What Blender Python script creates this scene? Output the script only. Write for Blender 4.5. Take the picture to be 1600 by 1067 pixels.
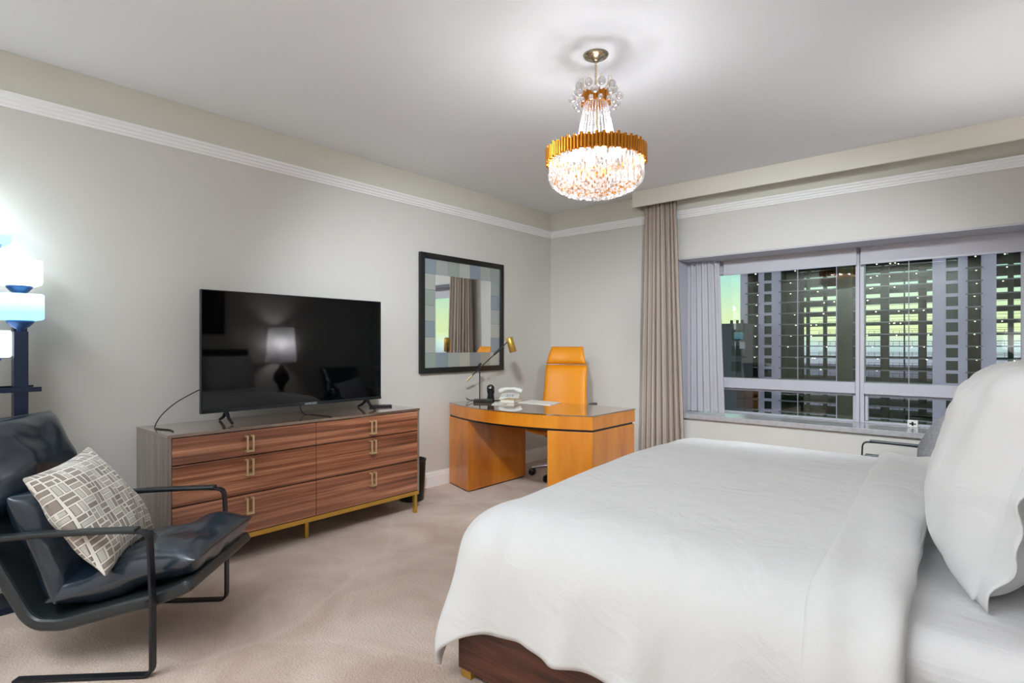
import bpy, bmesh, math, random
from mathutils import Vector, Matrix, noise
random.seed(7)
S = bpy.context.scene
for o in list(bpy.data.objects): bpy.data.objects.remove(o)
COL = S.collection
PI = math.pi

# ------------------------------------------------------------------ camera
cam_d = bpy.data.cameras.new('camera'); cam = bpy.data.objects.new('camera', cam_d); COL.objects.link(cam)
cam_d.sensor_width = 36; cam_d.lens = 36*880/1600
cam_d.shift_y = (540-533.5)/1600
cam_d.clip_start = .02; cam_d.clip_end = 5000
cam.location = (0, 0, 1.27); cam.rotation_euler = (PI/2, 0, math.radians(40.5))
S.camera = cam

# ------------------------------------------------------------------ colour helpers
def lin(c):
    c = c/255
    return c/12.92 if c <= .04045 else ((c+.055)/1.055)**2.4
def rgb(r, g, b, k=1.0): return (min(1, lin(r)*k), min(1, lin(g)*k), min(1, lin(b)*k), 1)

# ------------------------------------------------------------------ view, world
S.view_settings.view_transform = 'Standard'; S.view_settings.look = 'None'
S.view_settings.gamma = 1; S.view_settings.use_curve_mapping = False
S.view_settings.exposure = 1.02
S.cycles.use_denoising = True
S.cycles.max_bounces = 9; S.cycles.diffuse_bounces = 5; S.cycles.glossy_bounces = 4
S.cycles.transmission_bounces = 6; S.cycles.transparent_max_bounces = 24
S.cycles.sample_clamp_indirect = 4.0; S.cycles.caustics_reflective = False; S.cycles.caustics_refractive = False
S.cycles.blur_glossy = .5

W = bpy.data.worlds.new('dusk_sky'); S.world = W; W.use_nodes = True
nt = W.node_tree; nt.nodes.clear()
tc = nt.nodes.new('ShaderNodeTexCoord'); sp = nt.nodes.new('ShaderNodeSeparateXYZ')
rp = nt.nodes.new('ShaderNodeValToRGB'); bg = nt.nodes.new('ShaderNodeBackground'); wo = nt.nodes.new('ShaderNodeOutputWorld')
mr = nt.nodes.new('ShaderNodeMapRange'); mr.inputs[1].default_value = -.1; mr.inputs[2].default_value = .4
nt.links.new(tc.outputs['Generated'], sp.inputs[0]); nt.links.new(sp.outputs[2], mr.inputs[0])
nt.links.new(mr.outputs[0], rp.inputs[0]); nt.links.new(rp.outputs[0], bg.inputs[0]); nt.links.new(bg.outputs[0], wo.inputs[0])
els = rp.color_ramp.elements
stops = [(0, rgb(120,120,150)), (.16, rgb(170,172,200)), (.2, rgb(205,222,238)), (.245, rgb(244,248,196)), (.30, rgb(236,246,208)), (.42, rgb(190,234,232)), (.65, rgb(188,200,214)), (1, rgb(176,174,196))]
els[0].position = 0; els[0].color = stops[0][1]; els[1].position = 1; els[1].color = stops[-1][1]
for p, c in stops[1:-1]:
    e = els.new(p); e.color = c
bg.inputs[1].default_value = .60

# ------------------------------------------------------------------ materials
def new_mat(name):
    m = bpy.data.materials.new(name); m.use_nodes = True
    return m, m.node_tree, m.node_tree.nodes['Principled BSDF']
def mat(name, col, rough=.5, metal=0, spec=.5, bump=0, bscale=200, vary=0, vscale=3, emit=None, estr=0, coat=0, sheen=0):
    m, t, b = new_mat(name)
    b.inputs['Base Color'].default_value = col; b.inputs['Roughness'].default_value = rough
    b.inputs['Metallic'].default_value = metal; b.inputs['Specular IOR Level'].default_value = spec
    b.inputs['Coat Weight'].default_value = coat; b.inputs['Coat Roughness'].default_value = .04
    b.inputs['Sheen Weight'].default_value = sheen
    if emit: b.inputs['Emission Color'].default_value = emit; b.inputs['Emission Strength'].default_value = estr
    co = t.nodes.new('ShaderNodeTexCoord')
    if bump:
        n = t.nodes.new('ShaderNodeTexNoise'); n.inputs['Scale'].default_value = bscale; n.inputs['Detail'].default_value = 3
        t.links.new(co.outputs['Object'], n.inputs['Vector'])
        bp = t.nodes.new('ShaderNodeBump'); bp.inputs['Strength'].default_value = bump; bp.inputs['Distance'].default_value = .01
        t.links.new(n.outputs[0], bp.inputs['Height']); t.links.new(bp.outputs[0], b.inputs['Normal'])
    if vary:
        n = t.nodes.new('ShaderNodeTexNoise'); n.inputs['Scale'].default_value = vscale; n.inputs['Detail'].default_value = 4
        t.links.new(co.outputs['Object'], n.inputs['Vector'])
        r = t.nodes.new('ShaderNodeValToRGB')
        k0, k1 = 1-vary, 1+vary
        r.color_ramp.elements[0].position = .3; r.color_ramp.elements[1].position = .7
        r.color_ramp.elements[0].color = tuple(min(1, c*k0) for c in col[:3])+(1,)
        r.color_ramp.elements[1].color = tuple(min(1, c*k1) for c in col[:3])+(1,)
        t.links.new(n.outputs[0], r.inputs[0]); t.links.new(r.outputs[0], b.inputs['Base Color'])
    return m
def wood(name, dark, mid, light, scale=(25, 1.2, 25), rough=.25, coat=.6, detail=5, spec=.5, dist=.6):
    m, t, b = new_mat(name)
    co = t.nodes.new('ShaderNodeTexCoord'); mp = t.nodes.new('ShaderNodeMapping'); mp.inputs['Scale'].default_value = scale
    n = t.nodes.new('ShaderNodeTexNoise'); n.inputs['Scale'].default_value = 1; n.inputs['Detail'].default_value = detail; n.inputs['Distortion'].default_value = dist
    n2 = t.nodes.new('ShaderNodeTexNoise'); n2.inputs['Scale'].default_value = 5; n2.inputs['Detail'].default_value = 3
    mx = t.nodes.new('ShaderNodeMath'); mx.operation = 'MULTIPLY_ADD'; mx.inputs[1].default_value = .35
    r = t.nodes.new('ShaderNodeValToRGB'); e = r.color_ramp.elements
    e[0].position = .44; e[0].color = dark; e[1].position = .92; e[1].color = light
    q = e.new(.66); q.color = mid
    t.links.new(co.outputs['Object'], mp.inputs[0]); t.links.new(mp.outputs[0], n.inputs['Vector']); t.links.new(mp.outputs[0], n2.inputs['Vector'])
    t.links.new(n2.outputs[0], mx.inputs[0]); t.links.new(n.outputs[0], mx.inputs[2])
    t.links.new(mx.outputs[0], r.inputs[0]); t.links.new(r.outputs[0], b.inputs['Base Color'])
    b.inputs['Roughness'].default_value = rough; b.inputs['Coat Weight'].default_value = coat; b.inputs['Coat Roughness'].default_value = .03
    b.inputs['Specular IOR Level'].default_value = spec
    return m
def emis(name, col, s):
    m = bpy.data.materials.new(name); m.use_nodes = True; t = m.node_tree; t.nodes.clear()
    e = t.nodes.new('ShaderNodeEmission'); e.inputs[0].default_value = col; e.inputs[1].default_value = s
    o = t.nodes.new('ShaderNodeOutputMaterial'); t.links.new(e.outputs[0], o.inputs[0]); return m
def clear(name, tint, gloss, rough=0.0, transl=0, tcol=(1, 1, 1, 1)):
    m = bpy.data.materials.new(name); m.use_nodes = True; t = m.node_tree; t.nodes.clear()
    a = t.nodes.new('ShaderNodeBsdfTransparent'); a.inputs[0].default_value = tint
    g = t.nodes.new('ShaderNodeBsdfGlossy'); g.inputs['Roughness'].default_value = rough; g.inputs[0].default_value = (1, 1, 1, 1)
    x = t.nodes.new('ShaderNodeMixShader'); x.inputs[0].default_value = gloss
    o = t.nodes.new('ShaderNodeOutputMaterial')
    t.links.new(a.outputs[0], x.inputs[1]); t.links.new(g.outputs[0], x.inputs[2]); last = x
    if transl:
        d = t.nodes.new('ShaderNodeBsdfTranslucent'); d.inputs[0].default_value = tcol
        x2 = t.nodes.new('ShaderNodeMixShader'); x2.inputs[0].default_value = transl
        t.links.new(x.outputs[0], x2.inputs[1]); t.links.new(d.outputs[0], x2.inputs[2]); last = x2
    t.links.new(last.outputs[0], o.inputs[0]); return m

M = {}
M['wall'] = mat('painted_wall', rgb(213,210,204), .75, spec=.2, bump=.03, bscale=120)
M['ceil'] = mat('painted_ceiling', rgb(244,246,249), .8, spec=.15)
M['trim'] = mat('white_trim', rgb(246,246,245), .5)
M['cove'] = mat('cove_paint', rgb(218,214,202), .75, spec=.2)
M['pelmet'] = mat('pelmet_paint', rgb(232,227,215), .6)
M['sill'] = mat('sill_stone', rgb(178,176,178), .12, spec=.6, vary=.12, vscale=30)
M['frame'] = mat('window_metal', rgb(194,193,201), .4)
M['reveal'] = mat('reveal_grey', rgb(198,198,206), .6)
M['gasket'] = mat('gasket', rgb(70,70,78), .6)
M['glass'] = clear('window_glass', (.87, .94, .86, 1), .05)
M['black'] = mat('black_metal', rgb(38,40,46), .38, metal=.3, spec=.5)
M['frameblk'] = mat('black_lacquer', rgb(16,16,18), .3)
M['screen'] = mat('tv_screen', rgb(2,2,3), .035, spec=.5)
M['bezel'] = mat('tv_bezel', rgb(20,24,30), .35)
M['plastic'] = mat('black_plastic', rgb(22,22,25), .4)
M['logo'] = mat('logo_silver', rgb(170,172,180), .3)
M['walnut'] = wood('walnut', rgb(62,34,24), rgb(140,84,58), rgb(206,146,112), scale=(20, .55, 34), rough=.28, coat=.9, dist=.15)
M['walnutside'] = wood('walnut_side', rgb(96,84,78), rgb(126,112,104), rgb(150,138,130), scale=(22, 22, 1.0), rough=.3, coat=.7)
M['walnuttop'] = wood('walnut_top', rgb(84,64,54), rgb(118,96,84), rgb(150,126,110), scale=(20, 1.1, 20), rough=.2, coat=1)
M['bedwood'] = wood('bed_walnut', rgb(40,20,12), rgb(80,40,25), rgb(116,66,44), scale=(1.5, 26, 26), rough=.4, coat=.3)
M['brass'] = mat('brushed_brass', rgb(206,166,78), .34, metal=.75)
M['brassp'] = mat('pale_brass', rgb(228,205,160), .3, metal=.7)
M['gold'] = mat('gold', rgb(200,124,20), .34, metal=.6)
M['desk'] = wood('honey_veneer', rgb(172,92,18), rgb(208,122,22), rgb(228,146,38), scale=(3, 3, .7), rough=.3, coat=.5, detail=3, dist=.3)
M['deskdark'] = wood('honey_veneer_inner', rgb(120,62,24), rgb(160,88,36), rgb(186,112,48), scale=(3, 3, .6), rough=.35, coat=.4, detail=3)
M['deskdarkgap'] = mat('desk_recess', rgb(24,18,22), .4)
M['deskglass'] = mat('desk_glass_top', rgb(120,84,44), .03, spec=1.0, coat=1)
M['deskglass'].node_tree.nodes['Principled BSDF'].inputs['IOR'].default_value = 2.1
M['orange'] = mat('orange_leather', rgb(236,148,14), .5, bump=.05, bscale=300)
M['chrome'] = mat('chrome', rgb(200,200,205), .12, metal=1)
M['leather'] = mat('black_leather', rgb(24,38,52), .27, spec=.9, bump=.12, bscale=28, coat=.25)
M['leather2'] = mat('black_leather_sling', rgb(38,44,46), .4, spec=.6, bump=.05, bscale=160)
M['linen'] = mat('white_linen', rgb(231,231,231), .85, spec=.15, bump=.015, bscale=400, sheen=.1)
M['linen2'] = mat('white_sheet', rgb(230,230,231), .85, spec=.15)
M['steel'] = mat('blue_steel_pole', rgb(34,44,66), .35, metal=.5)
M['steel2'] = mat('blue_steel_dish', rgb(60,96,150), .3, metal=.4)
M['white'] = mat('white_plastic', rgb(238,236,230), .35)
M['paper'] = mat('paper', rgb(240,236,228), .7)
M['book'] = mat('book_cloth', rgb(206,186,148), .6)
M['crystal'] = clear('crystal', (1, 1, 1, 1), .22, .10, .11)
M['ball'] = clear('crystal_ball', (.96, .96, .98, 1), .35, .02, .2)
M['strand'] = clear('crystal_strand', (1, 1, 1, 1), .2, .05, .5)
M['bulb'] = emis('warm_bulb', (.93, .96, 1, 1), 36)
M['headboard'] = mat('dark_headboard', rgb(30,28,30), .5)
M['shadeoff'] = clear('linen_shade', (.9, .9, .9, 1), .0, .5, .8, (.8, .8, .84, 1))
M['ceramic'] = mat('dark_ceramic', rgb(46,36,38), .15)
M['knit'] = mat('grey_knit', rgb(150,150,154), .9, bump=.6, bscale=60, vary=.2, vscale=60)
M['roller'] = mat('roller_fabric', rgb(200,197,203), .8)
M['concrete'] = mat('tower_concrete', rgb(222,208,230), .9, vary=.1, vscale=.1)
M['slab'] = mat('slab_edge', rgb(130,134,138), .9)
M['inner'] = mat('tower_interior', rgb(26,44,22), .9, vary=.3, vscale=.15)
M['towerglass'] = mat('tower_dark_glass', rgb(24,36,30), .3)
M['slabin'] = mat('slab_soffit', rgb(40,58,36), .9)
M['rail'] = mat('tower_rail', rgb(60,66,66), .8)
M['greybuild'] = mat('grey_tower', rgb(88,88,92), .9)
M['sitelamp'] = emis('site_lamp', (1, .95, .75, 1), 8)
M['land'] = mat('distant_land', rgb(140,136,160), .9, vary=.3, vscale=.01)

def creases(m):
    t = m.node_tree; b = t.nodes['Principled BSDF']; co = t.nodes.new('ShaderNodeTexCoord')
    n = t.nodes.new('ShaderNodeTexNoise'); n.inputs['Scale'].default_value = 5; n.inputs['Detail'].default_value = 5; n.inputs['Distortion'].default_value = 1.2
    t.links.new(co.outputs['Object'], n.inputs['Vector'])
    bp = t.nodes.new('ShaderNodeBump'); bp.inputs['Strength'].default_value = .38; bp.inputs['Distance'].default_value = .03
    t.links.new(n.outputs[0], bp.inputs['Height']); t.links.new(bp.outputs[0], b.inputs['Normal'])
creases(M['linen']); creases(M['linen2'])
# sheer panel: lets some light through
def sheer_mat():
    m = bpy.data.materials.new('sheer_voile'); m.use_nodes = True; t = m.node_tree; t.nodes.clear()
    a = t.nodes.new('ShaderNodeBsdfTransparent'); d = t.nodes.new('ShaderNodeBsdfDiffuse'); d.inputs[0].default_value = rgb(208,204,208)
    tr = t.nodes.new('ShaderNodeBsdfTranslucent'); tr.inputs[0].default_value = rgb(220,222,235)
    x = t.nodes.new('ShaderNodeMixShader'); x.inputs[0].default_value = .18
    y = t.nodes.new('ShaderNodeMixShader'); y.inputs[0].default_value = .985
    o = t.nodes.new('ShaderNodeOutputMaterial')
    t.links.new(d.outputs[0], x.inputs[1]); t.links.new(tr.outputs[0], x.inputs[2])
    t.links.new(a.outputs[0], y.inputs[1]); t.links.new(x.outputs[0], y.inputs[2]); t.links.new(y.outputs[0], o.inputs[0])
    return m
M['sheer'] = sheer_mat()

# striped curtain: vertical stripes follow the cloth (UV x)
def curtain_mat():
    m, t, b = new_mat('striped_curtain')
    uv = t.nodes.new('ShaderNodeUVMap'); mp = t.nodes.new('ShaderNodeMapping'); mp.inputs['Scale'].default_value = (34, .02, 1)
    n = t.nodes.new('ShaderNodeTexNoise'); n.inputs['Scale'].default_value = 1; n.inputs['Detail'].default_value = 2
    r = t.nodes.new('ShaderNodeValToRGB'); r.color_ramp.interpolation = 'LINEAR'
    e = r.color_ramp.elements; e[0].position = .36; e[0].color = rgb(128,115,107); e[1].position = .7; e[1].color = rgb(222,206,186)
    for p, c in ((.46, rgb(168,154,143)), (.52, rgb(194,181,170)), (.56, rgb(146,132,122)), (.62, rgb(190,171,156))):
        q = e.new(p); q.color = c
    t.links.new(uv.outputs[0], mp.inputs[0]); t.links.new(mp.outputs[0], n.inputs['Vector'])
    t.links.new(n.outputs[0], r.inputs[0]); t.links.new(r.outputs[0], b.inputs['Base Color'])
    b.inputs['Roughness'].default_value = .7; b.inputs['Specular IOR Level'].default_value = .3
    return m
M['curtain'] = curtain_mat()

# basket-weave velvet of the throw pillow
def weave_mat():
    m, t, b = new_mat('basketweave_velvet')
    L = t.links.new
    def mth(op, a, bb=None, c=None):
        n = t.nodes.new('ShaderNodeMath'); n.operation = op
        for i, v in enumerate((a, bb, c)):
            if v is None: continue
            if isinstance(v, (int, float)): n.inputs[i].default_value = v
            else: L(v, n.inputs[i])
        return n.outputs[0]
    uv = t.nodes.new('ShaderNodeUVMap'); rot = t.nodes.new('ShaderNodeMapping'); rot.inputs['Rotation'].default_value = (0, 0, 0.06); rot.inputs['Scale'].default_value = (9.5, 9.5, 1)
    L(uv.outputs[0], rot.inputs[0]); s = t.nodes.new('ShaderNodeSeparateXYZ'); L(rot.outputs[0], s.inputs[0])
    u, v = s.outputs[0], s.outputs[1]
    fu, fv = mth('FLOOR', u), mth('FLOOR', v); ru, rv = mth('FRACT', u), mth('FRACT', v)
    par = mth('FLOORED_MODULO', mth('ADD', fu, fv), 2)
    ipar = mth('SUBTRACT', 1, par)
    across = mth('ADD', mth('MULTIPLY', ru, par), mth('MULTIPLY', rv, ipar))
    along = mth('ADD', mth('MULTIPLY', rv, par), mth('MULTIPLY', ru, ipar))
    a2 = mth('MULTIPLY', across, 2); fa = mth('FLOOR', a2); ra = mth('FRACT', a2)
    # random short split of some bricks
    cmb = t.nodes.new('ShaderNodeCombineXYZ'); L(fu, cmb.inputs[0]); L(fv, cmb.inputs[1]); L(fa, cmb.inputs[2])
    wn = t.nodes.new('ShaderNodeTexWhiteNoise'); wn.noise_dimensions = '3D'; L(cmb.outputs[0], wn.inputs[0])
    split = mth('LESS_THAN', wn.outputs[0], .22)
    dsp = mth('ABSOLUTE', mth('SUBTRACT', along, .62))
    sl = mth('MULTIPLY', split, mth('LESS_THAN', dsp, .055))
    ed = mth('MINIMUM', mth('MINIMUM', ra, mth('SUBTRACT', 1, ra)), mth('MULTIPLY', mth('MINIMUM', along, mth('SUBTRACT', 1, along)), 2))
    line = mth('MAXIMUM', mth('LESS_THAN', ed, .13), sl)
    ring = mth('MULTIPLY', mth('LESS_THAN', ed, .2), mth('SUBTRACT', 1, line))
    ramp = t.nodes.new('ShaderNodeValToRGB'); ramp.color_ramp.interpolation = 'CONSTANT'
    e = ramp.color_ramp.elements; e[0].position = 0; e[0].color = rgb(150,138,128); e[1].position = .36; e[1].color = rgb(196,192,182)
    q = e.new(.62); q.color = rgb(140,128,122); q = e.new(.8); q.color = rgb(176,168,156)
    sc = t.nodes.new('ShaderNodeSeparateColor'); L(wn.outputs[1], sc.inputs[0]); L(sc.outputs[1], ramp.inputs[0])
    m1 = t.nodes.new('ShaderNodeMix'); m1.data_type = 'RGBA'; L(ring, m1.inputs[0]); L(ramp.outputs[0], m1.inputs[6]); m1.inputs[7].default_value = rgb(112,104,100)
    m2 = t.nodes.new('ShaderNodeMix'); m2.data_type = 'RGBA'; L(line, m2.inputs[0]); L(m1.outputs[2], m2.inputs[6]); m2.inputs[7].default_value = rgb(230,224,214)
    L(m2.outputs[2], b.inputs['Base Color']); b.inputs['Roughness'].default_value = .8; b.inputs['Sheen Weight'].default_value = .3
    return m
M['weave'] = weave_mat()

# carpet: cut pile with brushed tracks
def carpet_mat():
    m, t, b = new_mat('carpet'); L = t.links.new
    co = t.nodes.new('ShaderNodeTexCoord')
    n1 = t.nodes.new('ShaderNodeTexNoise'); n1.inputs['Scale'].default_value = 2.2; n1.inputs['Detail'].default_value = 3; n1.inputs['Distortion'].default_value = .8
    vo = t.nodes.new('ShaderNodeTexVoronoi'); vo.inputs['Scale'].default_value = 95
    n2 = t.nodes.new('ShaderNodeTexNoise'); n2.inputs['Scale'].default_value = 160; n2.inputs['Detail'].default_value = 2
    for n in (n1, n2, vo): L(co.outputs['Object'], n.inputs['Vector'])
    r = t.nodes.new('ShaderNodeValToRGB'); e = r.color_ramp.elements
    e[0].position = .35; e[0].color = rgb(200,176,160); e[1].position = .65; e[1].color = rgb(224,204,190)
    L(n1.outputs[0], r.inputs[0])
    mx = t.nodes.new('ShaderNodeMix'); mx.data_type = 'RGBA'; mx.blend_type = 'MULTIPLY'; mx.inputs[0].default_value = .55
    r2 = t.nodes.new('ShaderNodeValToRGB'); r2.color_ramp.elements[0].color = (.72, .70, .69, 1); r2.color_ramp.elements[0].position = .3; r2.color_ramp.elements[1].position = .62
    L(n2.outputs[0], r2.inputs[0]); 
    v2 = t.nodes.new('ShaderNodeTexVoronoi'); v2.feature = 'DISTANCE_TO_EDGE'; v2.inputs['Scale'].default_value = 1.5
    wv = t.nodes.new('ShaderNodeTexNoise'); wv.inputs['Scale'].default_value = 1.3
    av = t.nodes.new('ShaderNodeMix'); av.data_type = 'VECTOR'; av.inputs[0].default_value = .35
    L(co.outputs['Object'], wv.inputs['Vector']); L(co.outputs['Object'], av.inputs[4]); L(wv.outputs['Color'], av.inputs[5]); L(av.outputs[1], v2.inputs['Vector'])
    rl = t.nodes.new('ShaderNodeValToRGB'); rl.color_ramp.elements[0].position = 0; rl.color_ramp.elements[0].color = (.2, .2, .2, 1); rl.color_ramp.elements[1].position = .035; rl.color_ramp.elements[1].color = (0, 0, 0, 1)
    L(v2.outputs[0], rl.inputs[0])
    mt_ = t.nodes.new('ShaderNodeMix'); mt_.data_type = 'RGBA'; mt_.inputs[7].default_value = rgb(240,224,212); L(rl.outputs[0], mt_.inputs[0]); L(r.outputs[0], mt_.inputs[6])
    L(mt_.outputs[2], mx.inputs[6]); L(r2.outputs[0], mx.inputs[7]); L(mx.outputs[2], b.inputs['Base Color'])
    bp = t.nodes.new('ShaderNodeBump'); bp.inputs['Strength'].default_value = .5; bp.inputs['Distance'].default_value = .006
    L(vo.outputs[0], bp.inputs['Height']); L(bp.outputs[0], b.inputs['Normal'])
    b.inputs['Roughness'].default_value = .95; b.inputs['Specular IOR Level'].default_value = .1; b.inputs['Sheen Weight'].default_value = .2
    return m
M['carpet'] = carpet_mat()

def art_mat():
    m, t, b = new_mat('abstract_art'); L = t.links.new
    co = t.nodes.new('ShaderNodeTexCoord'); mp = t.nodes.new('ShaderNodeMapping'); mp.inputs['Scale'].default_value = (4, 6, 2)
    n = t.nodes.new('ShaderNodeTexNoise'); n.inputs['Scale'].default_value = 1; L(co.outputs['Object'], mp.inputs[0]); L(mp.outputs[0], n.inputs['Vector'])
    r = t.nodes.new('ShaderNodeValToRGB'); e = r.color_ramp.elements; e[0].position = .5; e[0].color = rgb(14,12,12); e[1].position = .64; e[1].color = rgb(150,110,90)
    L(n.outputs[0], r.inputs[0]); L(r.outputs[0], b.inputs['Base Color']); b.inputs['Roughness'].default_value = .6
    return m
M['art'] = art_mat()

def lampglass(name, top, bot, s):
    m = bpy.data.materials.new(name); m.use_nodes = True; t = m.node_tree; t.nodes.clear(); L = t.links.new
    co = t.nodes.new('ShaderNodeTexCoord'); sx = t.nodes.new('ShaderNodeSeparateXYZ'); r = t.nodes.new('ShaderNodeValToRGB')
    r.color_ramp.elements[0].position = .25; r.color_ramp.elements[0].color = bot; r.color_ramp.elements[1].position = .7; r.color_ramp.elements[1].color = top
    e = t.nodes.new('ShaderNodeEmission'); e.inputs[1].default_value = s; o = t.nodes.new('ShaderNodeOutputMaterial')
    L(co.outputs['Generated'], sx.inputs[0]); L(sx.outputs[2], r.inputs[0]); L(r.outputs[0], e.inputs[0]); L(e.outputs[0], o.inputs[0])
    return m

# ------------------------------------------------------------------ mesh builder
class MB:
    def __init__(s): s.v = []; s.f = []; s.sm = []; s.uv = None
    def add(s, vs, fs, smooth=False):
        k = len(s.v); s.v += [tuple(v) for v in vs]; s.f += [tuple(i+k for i in f) for f in fs]; s.sm += [smooth]*len(fs); return s
    def box(s, x0, x1, y0, y1, z0, z1):
        return s.add([(x, y, z) for x in (x0, x1) for y in (y0, y1) for z in (z0, z1)],
                     [(0,1,3,2), (4,6,7,5), (0,4,5,1), (2,3,7,6), (0,2,6,4), (1,5,7,3)])
    def prism(s, poly, z0, z1):
        n = len(poly)
        return s.add([(x, y, z0) for x, y in poly]+[(x, y, z1) for x, y in poly],
                     [tuple(range(n-1, -1, -1)), tuple(range(n, 2*n))]+[(i, (i+1) % n, n+(i+1) % n, n+i) for i in range(n)])
    def lathe(s, prof, n=24, c=(0,0,0), smooth=True, cap=True):
        k = len(prof); vs = []
        for i in range(n):
            a = 2*PI*i/n
            for r, z in prof: vs.append((c[0]+r*math.cos(a), c[1]+r*math.sin(a), c[2]+z))
        fs = [(i*k+j, ((i+1) % n)*k+j, ((i+1) % n)*k+j+1, i*k+j+1) for i in range(n) for j in range(k-1)]
        s.add(vs, fs, smooth)
        if cap:
            for j in (0, k-1):
                if prof[j][0] > 1e-5:
                    s.add([vs[i*k+j] for i in range(n)], [tuple(range(n)) if j else tuple(range(n-1, -1, -1))])
        return s
    def tube(s, pts, r, n=8, closed=False, smooth=True):
        pts = [Vector(p) for p in pts]; m = len(pts); rings = []
        rr = r if isinstance(r, (list, tuple)) else [r]*m
        up = None
        for i, p in enumerate(pts):
            a = pts[i-1] if (i or closed) else p; b = pts[(i+1) % m] if (i < m-1 or closed) else p
            d = (b-a).normalized()
            if up is None: up = d.orthogonal().normalized()
            up = (up-d*up.dot(d)).normalized(); q = d.cross(up)
            rings.append([p+(up*math.cos(2*PI*j/n)+q*math.sin(2*PI*j/n))*rr[i] for j in range(n)])
        vs = [v for g in rings for v in g]; mm = m if closed else m-1
        fs = [(i*n+j, i*n+(j+1) % n, ((i+1) % m)*n+(j+1) % n, ((i+1) % m)*n+j) for i in range(mm) for j in range(n)]
        s.add(vs, fs, smooth)
        if not closed:
            s.add(rings[0], [tuple(range(n-1, -1, -1))]); s.add(rings[-1], [tuple(range(n))])
        return s
    def strip(s, pts, wdir, w, t, closed=False, smooth=False):
        """flat bar: rectangular section, w along wdir, t in the plane of the path"""
        pts = [Vector(p) for p in pts]; wd = Vector(wdir).normalized(); m = len(pts); vs = []
        for i, p in enumerate(pts):
            a = pts[i-1] if (i or closed) else p; b = pts[(i+1) % m] if (i < m-1 or closed) else p
            d1 = (p-a); d2 = (b-p)
            d = (d1.normalized() if d1.length > 1e-9 else Vector())+(d2.normalized() if d2.length > 1e-9 else Vector()); d.normalize()
            nrm = wd.cross(d).normalized()
            k = 1.0
            if d1.length > 1e-9 and d2.length > 1e-9:
                k = 1/max(.4, abs(d.dot(d1.normalized())))
            for e, g in ((-1,-1), (1,-1), (1,1), (-1,1)): vs.append(p+wd*e*w/2+nrm*g*t/2*k)
        mm = m if closed else m-1
        fs = [(i*4+j, i*4+(j+1) % 4, ((i+1) % m)*4+(j+1) % 4, ((i+1) % m)*4+j) for i in range(mm) for j in range(4)]
        if not closed: fs += [(3,2,1,0), tuple((m-1)*4+j for j in range(4))]
        return s.add(vs, fs, smooth)
    def sphere(s, c, r, n=12, k=8):
        r = r if isinstance(r, (tuple, list)) else (r, r, r)
        vs = []
        for i in range(1, k):
            a = PI*i/k
            for j in range(n):
                b = 2*PI*j/n; vs.append((c[0]+r[0]*math.sin(a)*math.cos(b), c[1]+r[1]*math.sin(a)*math.sin(b), c[2]+r[2]*math.cos(a)))
        fs = [(i*n+j, (i+1)*n+j, (i+1)*n+(j+1) % n, i*n+(j+1) % n) for i in range(k-2) for j in range(n)]
        t = len(vs); vs += [(c[0], c[1], c[2]+r[2]), (c[0], c[1], c[2]-r[2])]
        fs += [(t, j, (j+1) % n) for j in range(n)]+[(t+1, (k-2)*n+(j+1) % n, (k-2)*n+j) for j in range(n)]
        return s.add(vs, fs, True)
    def xf(s, mtx):
        s.v = [tuple(mtx @ Vector(v)) for v in s.v]; return s
    def build(s, name, m, parent=None, bevel=0, seg=2, kind=None, label=None, sub=0, solid=0, autosm=None):
        me = bpy.data.meshes.new(name); me.from_pydata(s.v, [], s.f)
        me.polygons.foreach_set('use_smooth', s.sm if len(s.sm) == len(me.polygons) else [False]*len(me.polygons))
        bm = bmesh.new(); bm.from_mesh(me); bmesh.ops.recalc_face_normals(bm, faces=bm.faces[:]); bm.to_mesh(me); bm.free()
        if s.uv:
            ul = me.uv_layers.new(name='UVMap')
            for lp in me.loops: ul.data[lp.index].uv = s.uv[lp.vertex_index]
        me.materials.append(m)
        o = bpy.data.objects.new(name, me); COL.objects.link(o)
        if parent: o.parent = parent
        if kind: o['kind'] = kind
        if label: o['label'] = label
        if bevel:
            b = o.modifiers.new('bevel', 'BEVEL'); b.width = bevel; b.segments = seg; b.limit_method = 'ANGLE'; b.angle_limit = .6
        if solid:
            b = o.modifiers.new('thick', 'SOLIDIFY'); b.thickness = solid; b.offset = -1
        if sub:
            b = o.modifiers.new('sub', 'SUBSURF'); b.levels = sub; b.render_levels = sub
        return o

def thing(name, label, cat, loc=(0,0,0), rz=0, group=None):
    o = bpy.data.objects.new(name, None); COL.objects.link(o); o.location = loc; o.rotation_euler = (0, 0, rz)
    o.empty_display_size = .1; o['label'] = label; o['category'] = cat
    if group: o['group'] = group
    return o
def tag(o, label, cat, group=None):
    o['label'] = label; o['category'] = cat
    if group: o['group'] = group
    return o
def struct(name, mb, m, parent=None, **k):
    return mb.build(name, m, parent, kind='structure', **k)
def dup(root, loc, rz, label):
    r = root.copy(); COL.objects.link(r); r.location = loc; r.rotation_euler = (0, 0, rz); r['label'] = label
    for ch in list(root.children):
        c = ch.copy(); COL.objects.link(c); c.parent = r
        for g in list(ch.children):
            d = g.copy(); COL.objects.link(d); d.parent = c
    return r
def smooth01(x): x = max(0, min(1, x)); return x*x*(3-2*x)

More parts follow.
